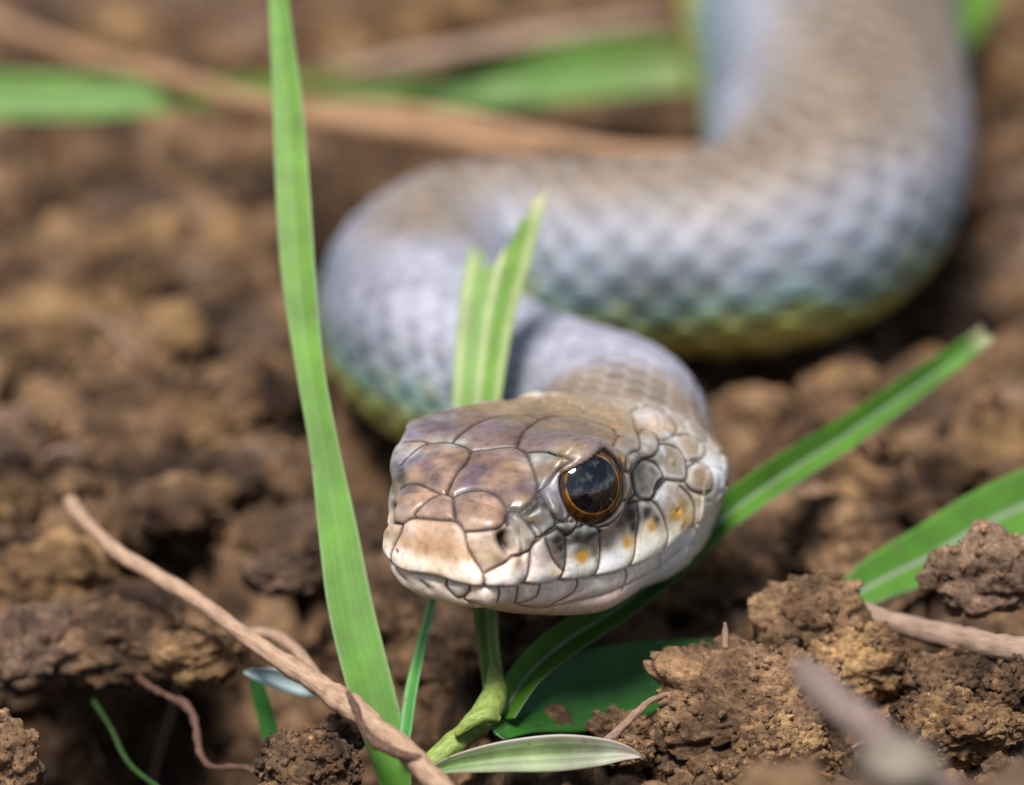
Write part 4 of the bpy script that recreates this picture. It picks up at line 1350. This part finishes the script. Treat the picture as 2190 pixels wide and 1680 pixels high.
GREEN = leaf_material('grass_green', (0.108, 0.245, 0.022), (0.110, 0.248, 0.023), trans=0.30, rough=0.62,
                      tip=[(0, (0.85, 1, 0.9)), (0.45, (1.0, 1.0, 1.0)), (0.62, (1.25, 1.08, 1.8)), (1, (0.95, 1.05, 1.9))],
                      edge=((0.34, 0.36, 0.26), [(0.0, (0.4,) * 3), (0.10, (0,) * 3), (0.90, (0,) * 3), (1.0, (0.4,) * 3)]))
GREEN_CUT = leaf_material('cut_blade_green', (0.15, 0.28, 0.05), (0.34, 0.40, 0.18), veins=2.5, trans=0.32, rough=0.45,
                          tip=[(0, (0.9, 0.9, 0.7)), (0.7, (1, 1, 1)), (0.93, (1.1, 1.05, 1.1)), (1, (2.2, 1.5, 2.6))])
GREEN_FOLD = leaf_material('folded_blade_green', (0.075, 0.20, 0.018), (0.088, 0.215, 0.025), trans=0.25, rough=0.5,
                           edge=((0.36, 0.33, 0.36), [(0.0, (0,) * 3), (0.42, (0,) * 3), (0.5, (0.5,) * 3), (0.58, (0,) * 3), (0.95, (0,) * 3), (1.0, (0.5,) * 3)]),  # purple-grey highlight painted along the keel, same tone on one margin
                           tip=[(0, (0.8, 0.9, 0.8)), (0.5, (1, 1, 1)), (0.965, (1, 1, 1)), (0.985, (4.0, 1.6, 8))])
GREEN_DARK = leaf_material('leaf_dark_green', (0.030, 0.135, 0.018), (0.038, 0.15, 0.024), trans=0.2, rough=0.36)
GREEN_THIN = leaf_material('thin_blade_green', (0.05, 0.21, 0.035), (0.16, 0.30, 0.14), veins=1.5, trans=0.2, rough=0.35)
GREEN_FAR = leaf_material('far_blade_green', (0.085, 0.20, 0.02), (0.10, 0.215, 0.03), trans=0.25,
                          tip=[(0, (1, 1, 1)), (0.6, (1, 1, 1)), (1, (1.6, 0.8, 1.2))])
PALE_LEAF = leaf_material('withered_leaf', (0.15, 0.22, 0.075), (0.22, 0.28, 0.14), veins=5, trans=0.2, rough=0.5, mott=0.45,
                          tip=[(0, (0.75, 0.9, 0.6)), (0.6, (1, 1, 1)), (0.85, (1.8, 1.4, 2.4)), (1, (2.4, 1.3, 2.6))],
                          edge=((0.52, 0.45, 0.42), [(0.0, (0.9,) * 3), (0.16, (0.1,) * 3), (0.5, (0.0,) * 3), (1.0, (0.25,) * 3)]))
BLUE_TIP = leaf_material('pale_bluish_leaf', (0.30, 0.42, 0.42), (0.55, 0.62, 0.62), veins=3, trans=0.2)
YELLOWGREEN = stem_material('yellow_green_stem', (0.27, 0.32, 0.07), (0.09, 0.165, 0.025), 0.6)
STRAW = stem_material('straw', (0.42, 0.275, 0.185), (0.22, 0.13, 0.08), 0.6)
DRY = stem_material('dry_grass_orange', (0.34, 0.195, 0.105), (0.19, 0.10, 0.05), 0.7)
ROOT = stem_material('rootlet', (0.13, 0.06, 0.034), (0.035, 0.017, 0.011), 0.7)
ROOTP = stem_material('rootlet_pale', (0.27, 0.165, 0.11), (0.14, 0.08, 0.055), 0.75)
TWIG = stem_material('twig_greyish', (0.33, 0.225, 0.165), (0.17, 0.105, 0.075), 0.8)

DARKSTEM = stem_material('dark_green_stem', (0.03, 0.075, 0.014), (0.012, 0.035, 0.008), 0.5)
ROOTG = stem_material('twig_dark_grey', (0.22, 0.16, 0.14), (0.10, 0.068, 0.06), 0.75)

# ---- the grass plant behind the head
node = P(1050, 1535, 303)
plant = empty('grass_plant', node - np.array([0, 0, 1.5]), 'green grass plant growing from a yellow-green joint under the snake\'s chin', 'plant')
pb_ = node - np.array([0, 0, 1.5])
st_ = stalk('stem', [(890, 1660, 300.5, 20), (960, 1600, 301.5, 24), (1010, 1560, 302.5, 27), (1046, 1515, 303.5, 31), (1060, 1475, 304.5, 25), (1056, 1430, 305.5, 14)], YELLOWGREEN, plant, pb_, m=24, knots=((0.32, 0.10, 0.04), (0.52, 0.14, 0.04)))
stalk('joint', [(975, 1572, 300.6, 8), (1005, 1546, 300.6, 16), (1040, 1530, 300.8, 19), (1066, 1540, 301.2, 10)], YELLOWGREEN, plant, pb_, n=40, m=24, rough=0.03)


def torn(u):
    base = 0.845 + 0.155 * sstep(0.30, 1.0, u)
    if u < 0.26:
        base = 0.868
    return base + 0.012 * math.sin(u * 40)


ribbon('blade', [(1060, 1480, 305, 52), (1045, 1380, 307, 50), (1032, 1200, 312, 66), (1020, 1000, 317, 92), (1020, 870, 320, 106), (1042, 680, 323, 124), (1072, 540, 325, 142), (1102, 400, 327, 150)],
       GREEN_CUT, plant, pb_, fold=0.30, roll=14, cut=torn, n=110, m=31)
ribbon('blade', [(1072, 1530, 304, 60), (1130, 1440, 306, 70), (1210, 1370, 308, 76), (1320, 1300, 311, 69), (1440, 1205, 315, 70), (1560, 1095, 319, 72), (1680, 1010, 322, 74), (1800, 935, 325, 68), (1930, 845, 328, 60), (2040, 768, 330, 49), (2112, 712, 331, 41)],
       GREEN_FOLD, plant, pb_, fold=1.0, roll=8, n=120, m=21)
ribbon('blade', [(862, 1600, 301, 26), (868, 1565, 302, 30), (880, 1480, 304, 30), (903, 1375, 307, 24), (928, 1280, 310, 20), (955, 1180, 313, 14), (985, 1090, 316, 8)], GREEN_THIN, plant, pb_, fold=0.5, roll=25)
ribbon('blade', [(1060, 1568, 303, 46), (1130, 1520, 306, 120), (1230, 1485, 309, 176), (1350, 1455, 312, 168), (1480, 1425, 315, 120), (1600, 1400, 318, 60), (1660, 1390, 319, 16)], GREEN_DARK, plant, pb_, fold=0.18, roll=12, m=17)
ribbon('blade', [(925, 1648, 298, 18), (985, 1632, 297, 44), (1080, 1618, 296.5, 68), (1190, 1610, 296.5, 80), (1280, 1608, 296.8, 62), (1335, 1610, 297, 34), (1372, 1618, 297, 6)], PALE_LEAF, plant, pb_, fold=0.35, roll=-10, m=17)

# ---- the tall blade and other blades
tall = ribbon('grass_shoot', [(850, 1700, 303, 60), (835, 1620, 303, 84), (800, 1500, 303.5, 98), (752, 1310, 305, 98), (722, 1130, 307, 84), (694, 960, 309, 64), (662, 780, 311, 62), (640, 600, 313, 74), (628, 430, 315, 76), (616, 230, 318, 68), (600, 50, 321, 48), (590, -70, 323, 36), (582, -200, 325, 20), (575, -320, 327, 4)],
              GREEN, fold=0.20, roll=10, twist=16, n=120, m=17)
tag(tall, 'tall bright green upright grass blade in front of the coiled neck', 'grass')
g2 = ribbon('grass_shoot', [(1775, 1318, 317, 20), (1810, 1285, 318, 66), (1880, 1240, 319, 104), (1990, 1185, 321, 126), (2100, 1120, 323, 134), (2220, 1065, 325, 134), (2340, 1020, 327, 110)], GREEN_FOLD, fold=0.45, roll=16)
tag(g2, 'broad green grass blade leaning out of the soil beside knobbly clods', 'grass')
d0 = depth_of(G(200, 208, 7.5))
g3 = ribbon('grass_shoot', [(-200, 205, d0, 110), (0, 206, d0, 104), (180, 208, d0, 96), (360, 204, d0, 72), (520, 190, d0 + 2, 52), (660, 170, d0 + 4, 30), (800, 150, d0 + 6, 8)], GREEN_FAR, fold=0.3, roll=20)
tag(g3, 'blurred green blade lying under a dry reddish stalk behind the tall blade', 'grass')
d1 = depth_of(G(1200, 175, 3.5))
g4 = ribbon('grass_shoot', [(660, 212, d1 + 2, 18), (780, 208, d1 + 1, 40), (920, 196, d1, 76), (1080, 176, d1, 112), (1250, 152, d1 - 1, 132), (1400, 140, d1 - 2, 128), (1520, 134, d1 - 2, 110), (1640, 130, d1, 80)], GREEN_FAR, fold=0.35, roll=16)
tag(g4, 'blurred wide green blade lying behind the snake and reaching under its thick body', 'grass')
g5 = ribbon('grass_shoot', [(2000, 120, 400, 40), (2060, 60, 405, 70), (2110, -40, 410, 70), (2150, -160, 415, 40)], GREEN_FAR, fold=0.3, roll=10)
tag(g5, 'blurred green blade rising behind the outer bend of the thick body', 'grass')
g6 = ribbon('grass_shoot', [(590, 1625, 312, 26), (578, 1570, 312, 36), (562, 1510, 312, 36), (548, 1460, 312, 28), (538, 1430, 312, 10)], GREEN_DARK, fold=0.3, roll=10)
tag(g6, 'short dark green shoot standing in the dark hollow below the straw', 'grass')
g7 = ribbon('withered_leaf', [(522, 1437, 309, 8), (545, 1441, 309, 26), (590, 1450, 309, 44), (640, 1466, 309.5, 44), (690, 1484, 310, 20)], BLUE_TIP, fold=0.4, roll=-20)
tag(g7, 'small pale bluish leaf tip poking out under the straw joint', 'leaf')
g8 = stalk('grass_sprig', [(200, 1500, 316, 5), (238, 1560, 313, 5), (262, 1612, 311, 6), (290, 1648, 309, 6), (345, 1690, 306, 7)], DARKSTEM, rough=0.05)
tag(g8, 'thin dark green stem lying in the black hollow of the soil', 'grass')

# ---- dry stalks, rootlets and twigs
base_ = G(160, 1090)
straw = empty('straw', P(665, 1455, 305), 'smooth pale pinkish-brown straw with a swollen joint spanning the dark hollow', 'straw')
sb_ = P(665, 1455, 305)
stalk('stalk', [(x, y, depth_of(G(x, y, z)), r) for x, y, z, r in [(150, 1072, 4.5, 14), (172, 1105, 4.5, 16), (250, 1180, 4.2, 16), (330, 1230, 3.8, 16), (430, 1290, 3.2, 16.5), (520, 1358, 2.8, 17), (590, 1408, 2.4, 19), (645, 1440, 2.2, 23), (690, 1470, 2, 24), (760, 1520, 2, 25), (830, 1575, 2, 25), (900, 1640, 2, 26), (1000, 1745, 2, 26)]], STRAW, straw, sb_, n=200, m=22, rough=0.17,
      knots=((0.635, 0.28, 0.018), (0.672, 0.26, 0.014), (0.30, 0.12, 0.03)))
stalk('side_shoot', [(520, 1352, 315, 8), (580, 1358, 314, 12), (630, 1390, 311, 14), (668, 1436, 307, 14), (690, 1462, 305, 10)], STRAW, straw, sb_, n=50)
r1 = stalk('rootlet', [(742, 1480, 292.9, 5.5), (756, 1508, 292.7, 8.5), (770, 1545, 292.4, 8.5), (792, 1580, 292.2, 9.5), (832, 1606, 291.8, 9.5), (880, 1620, 291.6, 9.5), (915, 1636, 291.4, 10.0), (932, 1664, 291.4, 9.5), (936, 1710, 291.4, 8.5)], ROOT, n=150, m=12, rough=0.5, seed=4)
tag(r1, 'thin dark reddish wiry rootlet curling over the straw', 'rootlet')
r2 = stalk('rootlet', [(262, 1405, 318, 5), (310, 1462, 314, 8), (362, 1490, 312, 8), (400, 1512, 311, 9), (420, 1560, 310, 9), (428, 1612, 309, 8), (455, 1640, 308, 7), (520, 1642, 307, 7), (560, 1660, 306, 5)], ROOT, n=120, rough=0.35, seed=6)
tag(r2, 'crooked brown rootlet bending down into the dark hollow', 'rootlet')
r3 = stalk('rootlet', [(1538, 1480, 303, 6), (1540, 1432, 303, 7), (1550, 1392, 303.5, 7), (1552, 1352, 304, 6), (1550, 1332, 304, 3)], ROOTP, n=50, rough=0.3)
tag(r3, 'short rootlet sticking straight up beside the dark green leaf', 'rootlet')
r4 = stalk('rootlet', [(1275, 1612, 300, 11), (1310, 1576, 300, 10), (1352, 1535, 300.5, 9), (1390, 1500, 301, 8), (1425, 1486, 301.5, 5)], ROOTP, n=60, rough=0.3, seed=8)
tag(r4, 'slanting brown rootlet leaning from the withered leaf to the big clod', 'rootlet')
dd = depth_of(G(600, 235, 7.5))
k1 = stalk('dry_stalk', [(-80, 20, dd + 20, 17), (60, 75, dd + 14, 18), (200, 125, dd + 8, 19), (350, 165, dd + 2, 20), (520, 212, dd - 4, 21), (700, 258, dd - 10, 24), (860, 280, dd - 14, 26), (1000, 306, dd - 18, 22), (1150, 330, dd - 20, 14)], DRY, n=90)
tag(k1, 'blurred dry reddish-brown stalk crossing over the green blades', 'dry stalk')
k2 = stalk('dry_stalk', [(640, 238, dd - 2, 12), (800, 236, dd - 5, 20), (980, 262, dd - 9, 26), (1160, 300, dd - 12, 24), (1330, 326, dd - 14, 20), (1500, 330, dd - 16, 18), (1640, 322, dd - 16, 10)], DRY, n=90, seed=3)
tag(k2, 'blurred thin dry orange stalk running along the back of the snake', 'dry stalk')
k3 = stalk('dry_stalk', [(690, 168, dd + 14, 12), (880, 128, dd + 16, 20), (1060, 98, dd + 18, 22), (1240, 70, dd + 20, 22), (1420, 40, dd + 24, 16)], TWIG, n=60)
tag(k3, 'blurred pale straw lying behind the wide green blade', 'dry stalk')
k4 = stalk('straw_fibre', [(770, 1200, 338, 6), (815, 1160, 336, 7), (870, 1120, 335, 6), (930, 1085, 334, 5)], TWIG, n=40)
tag(k4, 'thin pale fibre lying on the soil beside the snout', 'straw')
t1 = stalk('twig', [(1660, 1268, 318, 12), (1780, 1292, 315, 22), (1920, 1335, 311, 26), (2040, 1362, 308, 28), (2190, 1392, 304, 30), (2330, 1420, 300, 30)], TWIG, n=90, rough=0.22, seed=11)
tag(t1, 'long greyish-brown twig lying below the leaning grass blade', 'twig')
t2 = stalk('twig', [(1712, 1425, 268, 20), (1745, 1462, 266, 34), (1815, 1528, 263, 40), (1890, 1590, 260, 42), (1960, 1650, 257, 40), (2030, 1710, 254, 34)], ROOTG, n=80, rough=0.2, seed=12)
tag(t2, 'thick blurred greyish twig end sticking up in front of the clods', 'twig')
t3 = stalk('twig', [(2022, 1548, 299, 3), (2050, 1560, 298.6, 6), (2082, 1574, 298.3, 6), (2106, 1584, 298.2, 3)], ROOT, n=30, rough=0.2)
tag(t3, 'tiny dark twig lying on the speckled clod', 'twig')
t4 = stalk('straw_fibre', [(1610, 1658, 296, 2.5), (1665, 1650, 296.4, 3), (1722, 1640, 297, 2)], STRAW, n=30)
tag(t4, 'hair-thin pale straw bit in front of the ochre crumbs', 'straw')
t5 = stalk('twig', [(1822, 1600, 297.5, 4), (1846, 1588, 297.3, 6), (1872, 1578, 297.2, 4)], TWIG, n=24, rough=0.2)
tag(t5, 'tiny pale twig stuck in the ochre crumbs', 'twig')

# ---------------------------------------------------------------- clods
import bmesh as _bm


def ico(sub):
    b = _bm.new()
    _bm.ops.create_icosphere(b, subdivisions=sub, radius=1.0)
    v = np.array([x.co[:] for x in b.verts])
    f = np.array([[x.index for x in fa.verts] for fa in b.faces])
    b.free()
    return v, f


ICO = {k: ico(k) for k in (1, 2, 3, 5, 6)}
GRAIN_SPOTS = []


def clod_shape(sub, seed, rx, ry, rz, crumb=(0.27, 0.17, 0.085), cell=(0.56, 0.235, 0.10), low=0.32):
    """a crumbly lump; sizes in mm"""
    v, f = ICO[sub]
    r = (rx + ry + rz) / 3
    n = v.copy()
    off = np.array([seed * 3.17, seed * 1.71, seed * 2.39])
    d = 1 + low * fbm(n + off, 0.9, 3, seed)
    p = v * d[:, None]
    w = np.stack([vnoise(p + off, 0.3, seed + i) for i in range(3)], 1) * 0.09
    q = p + off + w
    h = 0
    rs = []
    for a, c in zip(crumb, cell):
        g_, r_ = grains(q, c, seed)
        h = h + a * (g_ - 0.6)
        rs.append(r_)
    p = p + n * h[:, None]
    return p * np.array([rx, ry, rz]), f, tone(rs[1], rs[2])


CLODS = []     # keeps middle and reach, so that loose crumbs stay out of them


def clod(px, py, depth, w, h, label, mat=SOIL, sub=5, seed=1, deep=0.8, sink=0.0, group=None, rot=0.0, name='soil_clod', **kw):
    """middle in view px at a depth, width and height in view px"""
    c = P(px, py, depth)
    sc = K / depth
    rx, rz = w / 2 / sc / 1.12, h / 2 / sc / 1.12
    ry = deep * (rx + rz) / 2
    v, f, tn = clod_shape(sub, seed, rx, ry, rz, **kw)
    a = math.radians(rot)
    v = v @ np.array([[math.cos(a), 0, math.sin(a)], [0, 1, 0], [-math.sin(a), 0, math.cos(a)]]).T
    base = c - np.array([0, 0, rz])
    o = mesh(name, v + c, f, mat, None, base, colors={'tone': tn})
    CLODS.append((c, max(rx, ry, rz)))
    if 292 < depth < 312:
        up = np.where(v[:, 2] > rz * 0.1)[0]
        pick = rng.choice(up, min(len(up), 210 if sub == 6 else 90), replace=False)
        GRAIN_SPOTS.extend((v + c)[pick])
    tag(o, label, 'soil clod', group)
    return o


def gd(px, py):
    return depth_of(G(px, py, 0.0))


clod(1610, 1535, 303.5, 440, 290, 'large crumbly brown clod beside the dark green leaf', SOIL, 6, 3, deep=0.75)
clod(1655, 1612, 298.6, 190, 150, 'small sharp ochre clod of fine crumbs in front of the large clod', SOIL2, 6, 8)
clod(1600, 1665, 298.0, 150, 90, 'low ochre crumb heap at the foot of the sharp clod', SOIL2, 5, 28)
clod(1760, 1640, 299.6, 170, 110, 'low brown crumb heap with a tiny pale twig', SOIL2, 5, 18)
clod(2052, 1560, 300.5, 290, 170, 'rounded speckled clod with a tiny dark twig on it', SOIL2, 6, 5)
clod(2110, 1235, 308, 250, 200, 'knobbly pinkish-brown clod overlapping the broad leaning grass blade', SOILG, 5, 7)
clod(1735, 1330, 309, 250, 200, 'brown clod with a dark cleft below the leaning folded blade', SOIL, 5, 9)
clod(1840, 1420, 307, 230, 170, 'knobbly ochre clod under the long greyish twig', SOIL2, 5, 10)
clod(1480, 1240, 325, 270, 150, 'orange-brown blurred clod just right of the snake\'s jaw', SOIL2, 5, 11)
clod(1800, 1150, 328, 300, 190, 'blurred brown clod between the two slanting green blades', SOIL, 5, 12)
clod(1610, 880, 350, 220, 130, 'blurred rounded clod beside the bend of the neck', SOIL, 5, 13)
clod(1985, 880, 350, 300, 190, 'blurred tan clod behind the tip of the folded blade', SOIL, 5, 14)
clod(2150, 970, 340, 200, 240, 'blurred upright tan clod beyond the leaning grass blade', SOIL2, 5, 15)
clod(1740, 800, 362, 230, 100, 'blurred flat clod under the belly of the outer bend', SOILG, 5, 16)
clod(2000, 680, 376, 300, 130, 'blurred dark clod in the shade right of the outer bend', SOILG, 5, 17)
clod(2050, 1450, 306, 230, 120, 'brown clod pressed under the long greyish twig', SOIL, 5, 19)
clod(2170, 1480, 303, 130, 130, 'small brown clod above the speckled clod', SOIL, 5, 20)
clod(655, 1660, 300, 230, 190, 'round crumbly clod at the near edge of the dark hollow beside the straw', SOIL, 6, 21)
clod(10, 1620, 300, 160, 210, 'upright brown clod standing beside the black hollow', SOIL, 5, 22)
clod(250, 1370, 317, 330, 180, 'broad knobbly clod overhanging the dark hollow', SOIL, 5, 23)
clod(70, 1400, 316, 260, 200, 'lumpy clod left of the knobbly overhanging clod', SOILG, 5, 24)
clod(430, 1400, 314, 200, 130, 'small ochre clod between the overhang and the straw', SOIL2, 5, 25)
clod(210, 1330, 324, 460, 130, 'flat brown clod added as a roof to shade the hollow behind the overhanging clods', SOIL, 5, 51, deep=1.1)  # added to keep light out of the hollow from above
clod(90, 1240, 326, 330, 180, 'blurred wide ochre clod left of the straw', SOIL2, 5, 26)
clod(720, 1570, 304, 110, 90, 'dark little clod behind the straw at the foot of the tall blade', SOILG, 5, 27)
clod(1320, 1560, 305, 120, 80, 'dark brown crumb behind the withered leaf', SOIL, 5, 29)
clod(1345, 1615, 300, 120, 70, 'small tan crumb at the tip of the withered leaf', SOIL2, 5, 30)
clod(240, 460, 405, 330, 180, 'big blurred rounded clod below the green and reddish stalks', SOIL, 5, 31, deep=1.0)
clod(430, 590, 380, 260, 170, 'blurred tan clod in front of the big rounded clod', SOIL2, 5, 32, deep=1.0)
clod(480, 740, 362, 340, 190, 'blurred angular clod with a dark hollow beneath it', SOILG, 5, 33, deep=1.0)
clod(110, 700, 370, 250, 200, 'blurred pale clod beside a slanting crack', SOIL2, 5, 34)
clod(230, 880, 352, 300, 180, 'blurred rounded clod left of the angular clod', SOIL, 5, 35)
clod(130, 60, 440, 380, 140, 'far blurred clod beyond the reddish stalk', SOIL, 5, 36, deep=1.2)
clod(440, 70, 440, 330, 150, 'far blurred dark clod behind the tip of the tall blade', SOILG, 5, 37, deep=1.2)
clod(900, 40, 440, 380, 140, 'far blurred tan clod behind the pale straw', SOIL2, 5, 38, deep=1.2)
clod(1300, 40, 435, 300, 120, 'far blurred clod left of the thick body', SOIL, 5, 39, deep=1.2)
clod(2150, 180, 420, 260, 180, 'far blurred dark clod right of the thick body', SOILG, 5, 40)
clod(560, 1010, 343, 200, 110, 'blurred oval clod left of the tall blade', SOILG, 5, 41)
clod(380, 1080, 336, 230, 120, 'blurred brown clod above the straw', SOIL, 5, 42)
clod(600, 1230, 324, 180, 110, 'brown clod between the straw and the tall blade', SOILG, 5, 43)
clod(2180, 1740, 256, 420, 200, 'very blurred purplish-brown lump close in the foreground', SOILG, 5, 44)
clod(1880, 1745, 262, 360, 130, 'very blurred low lump in the foreground below the twig end', SOILG, 5, 45)
# pale pebble in the blurred foreground
pc = P(1922, 1636, 252)
v, f = ICO[5]
v = v * (1 + 0.16 * fbm(v, 0.8, 3, 9))[:, None] * np.array([1.95, 1.7, 1.55])
PEB, N, L, B, O = new_mat('pale_pebble')
geo = N.new('ShaderNodeNewGeometry')
n = noise_node(N, L, geo.outputs['Position'], 700, 4)
r = ramp(N, [(0.3, (0.11, 0.09, 0.068)), (0.7, (0.19, 0.16, 0.12))])
L.new(n.outputs['Fac'], r.inputs['Fac'])
L.new(r.outputs['Color'], B.inputs['Base Color'])
B.inputs['Roughness'].default_value = 0.7
peb = mesh('pebble', v + pc, f, PEB, None, pc - np.array([0, 0, 1.5]))
tag(peb, 'pale yellowish blurred pebble lying against the thick twig end', 'pebble')

# ---- copies of a few clod shapes fill the soil between
protos = []
for k in range(7):
    protos.append(clod_shape(5, 60 + k, 1.0, 0.95, 0.8))
pm = {}
spine_t = np.array([np.r_[c[:2], r] for c, r in zip(SPINE_XY, SPINE_R)])


def clear_of_snake(x, y, r, z=0):
    d = np.hypot(spine_t[:, 0] - x, spine_t[:, 1] - y) - spine_t[:, 2]
    k = int(np.argmin(d))
    return d[k] > r * 0.85


R = random.Random(5)
count = 0
tries = 0
placed = []
while count < 200 and tries < 14000:
    tries += 1
    py = 60 + (1600 - 60) * R.random() ** 0.85
    px = R.uniform(-60, 2250)
    p = G(px, py, 0)
    dep = depth_of(p)
    r = R.uniform(1.2, 3.5) * (1.0 + max(0, dep - 330) / 200)
    if not clear_of_snake(p[0], p[1], r):
        continue
    if 1380 < py and 780 < px < 1420:
        continue
    if any(np.hypot(c[0] - p[0], c[1] - p[1] - r * 0.8) < c[3] * 0.9 + r for c in CLEAR):
        continue
    if gz1(p[0], p[1]) < -6:
        continue
    if any(np.hypot(c[0] - p[0], c[1] - p[1]) < (rr + r) * 0.62 for c, rr in CLODS):
        continue
    if any(np.hypot(q[0] - p[0], q[1] - p[1]) < (q[2] + r) * 0.72 for q in placed):
        continue
    placed.append((p[0], p[1], r))
    k = R.randrange(7)
    mat = R.choice([SOIL, SOIL, SOIL2, SOILG])
    key = (k, mat.name)
    z = gz1(p[0], p[1]) + 0.30 * r
    if key not in pm:
        v, f, tn = protos[k]
        o = mesh('soil_clod', v, f, mat, None, (0, 0, 0), colors={'tone': tn})
        pm[key] = o.data
    else:
        o = bpy.data.objects.new('soil_clod', pm[key])
        COL.objects.link(o)
    o.location = Vector((p[0] * S, p[1] * S, z * S))
    o.scale = (r * R.uniform(0.85, 1.25), r * R.uniform(0.85, 1.25), r * R.uniform(0.75, 1.05))
    o.rotation_euler = (R.uniform(-.5, .5), R.uniform(-.5, .5), R.uniform(0, 6.28))
    hue = {'soil': 'brown', 'soil_ochre': 'ochre', 'soil_greyish': 'greyish'}[mat.name]
    if dep > 400:
        zone = 'far behind, near the blurred fallen green blades and dry stalks'
    elif dep > 335:
        zone = 'on the open soil beside the tall upright blade' if px < 800 else 'on the soil by the coils of the snake'
    elif px < 800:
        zone = 'beside the pale straw with the swollen joint'
    elif px < 1600:
        zone = 'under the chin of the snake by the grass plant'
    else:
        zone = 'beside the folded slanting blade and greyish twig'
    lab = 'small %s soil clod %s' % (hue, zone)
    tag(o, lab, 'soil clod', 'small %s clods %s' % (hue, ' '.join(zone.split()[-4:])))
    count += 1
print('clods', count, tries)

# ---- loose crumbs
cv, cfc, ctn = [], [], []
base_shapes = []
for k in range(10):
    v, f = ICO[2]
    v = v * (1 + 0.34 * fbm(v + k * 7.3, 0.8, 2, 90 + k))[:, None]
    v = v * (1 + 0.30 * (0.5 - worley(v + k * 3.1, 0.7, 70 + k)))[:, None]
    base_shapes.append((v, f))
nr = np.random.default_rng(3)
off = 0
N_CR = 5200
pxs = nr.uniform(-120, 2310, N_CR)
pys = 30 + (1760 - 30) * nr.random(N_CR) ** 0.62
for i in range(N_CR):
    p = G(pxs[i], pys[i], 0)
    dep = depth_of(p)
    r = (0.28 + 0.95 * nr.random() ** 2.4) * (1 + max(0, dep - 320) / 130)
    if not clear_of_snake(p[0], p[1], r * 1.6):
        continue
    if any(np.hypot(c[0] - p[0], c[1] - p[1] - r) < c[3] * 0.75 + r for c in CLEAR):
        continue
    z = gz1(p[0], p[1])
    if z < -5.5:
        continue
    z += 0.9 * nr.normal() * 0.6 + 0.9
    v, f = base_shapes[nr.integers(10)]
    an = nr.uniform(0, 6.28, 3)
    ca, sa = np.cos(an), np.sin(an)
    Rz = np.array([[ca[0], -sa[0], 0], [sa[0], ca[0], 0], [0, 0, 1]])
    Rx = np.array([[1, 0, 0], [0, ca[1], -sa[1]], [0, sa[1], ca[1]]])
    q = (v * np.array([1, nr.uniform(.7, 1.1), nr.uniform(.6, 1)])) @ (Rz @ Rx).T * r + np.array([p[0], p[1], z])
    cv.append(q)
    cfc.append(f + off)
    ctn.append(np.repeat(tone(nr.random(1), nr.random(1)), len(v), 0))
    off += len(v)
for k in range(900):          # crumbs clinging to the sides of the hollow
    c = G(*[(300, 1440), (600, 1540), (90, 1500)][k % 3])
    x_, y_ = c[0] + nr.uniform(-14, 14), c[1] + nr.uniform(-10, 24)
    z = gz1(x_, y_)
    if z > -4 or not clear_of_snake(x_, y_, 3):
        continue
    v, f = base_shapes[nr.integers(10)]
    r = 0.6 + 1.3 * nr.random() ** 1.6
    cv.append(v * np.array([1, nr.uniform(.7, 1.1), nr.uniform(.6, 1)]) * r + np.array([x_, y_, z + 0.2]))
    cfc.append(f + off)
    ctn.append(np.repeat(tone(nr.random(1), nr.random(1)), len(v), 0))
    off += len(v)
v1, f1_ = ICO[1]
for gpt in GRAIN_SPOTS:
    r = 0.10 + 0.26 * nr.random() ** 2.2
    q = v1 * (1 + 0.35 * nr.normal(size=(len(v1), 1)) * 0.6) * nr.uniform(.7, 1.2, 3) * r + np.asarray(gpt) + np.array([0, 0, r * 0.35])
    cv.append(q)
    cfc.append(f1_ + off)
    t = tone(nr.random(1), nr.random(1)) * (1.0 + 0.9 * (nr.random() > 0.88))
    ctn.append(np.repeat(t, len(v1), 0))
    off += len(v1)
cr = mesh('soil_crumbs', np.vstack(cv), np.vstack(cfc), SOIL, None, (0, 0, 0), smooth=False, colors={'tone': np.vstack(ctn)})
tag(cr, 'loose brown soil crumbs strewn over the ground', 'soil', kind='stuff')
print('crumb tris', sum(len(f) for f in cfc))

# ---- loose fibres on the soil
fr = np.random.default_rng(12)
nf = 0
for t in range(200):
    if nf >= 16:
        break
    px, py = fr.uniform(20, 2150), fr.uniform(560, 1330)
    p = G(px, py, 0.0)
    if not clear_of_snake(p[0], p[1], 6.0) or (640 < px < 1700 and py > 900):
        continue
    a = fr.uniform(0, 6.28)
    ln = fr.uniform(4, 11)
    d = np.array([math.cos(a), math.sin(a), 0])
    sd_v = np.array([-d[1], d[0], 0])
    pts = []
    bend = fr.normal(0, 0.9)
    for k in range(6):
        u = k / 5 - 0.5
        q = p + d * ln * u + sd_v * bend * (0.25 - u * u) * 4 + fr.normal(0, 0.12, 3)
        pts.append((q[0], q[1], gz1(q[0], q[1]) + 2.6 + 0.8 * math.sin(k), 0.11 if k in (0, 5) else 0.17))
    o = stalk('straw_fibre', pts, [TWIG, DRY, STRAW][nf % 3], n=30, m=8, world=True, seed=nf + 2)
    tag(o, 'thin dry fibre lying loose on the crumbly soil away from the grass plant', 'straw', 'loose fibres on the soil')
    nf += 1
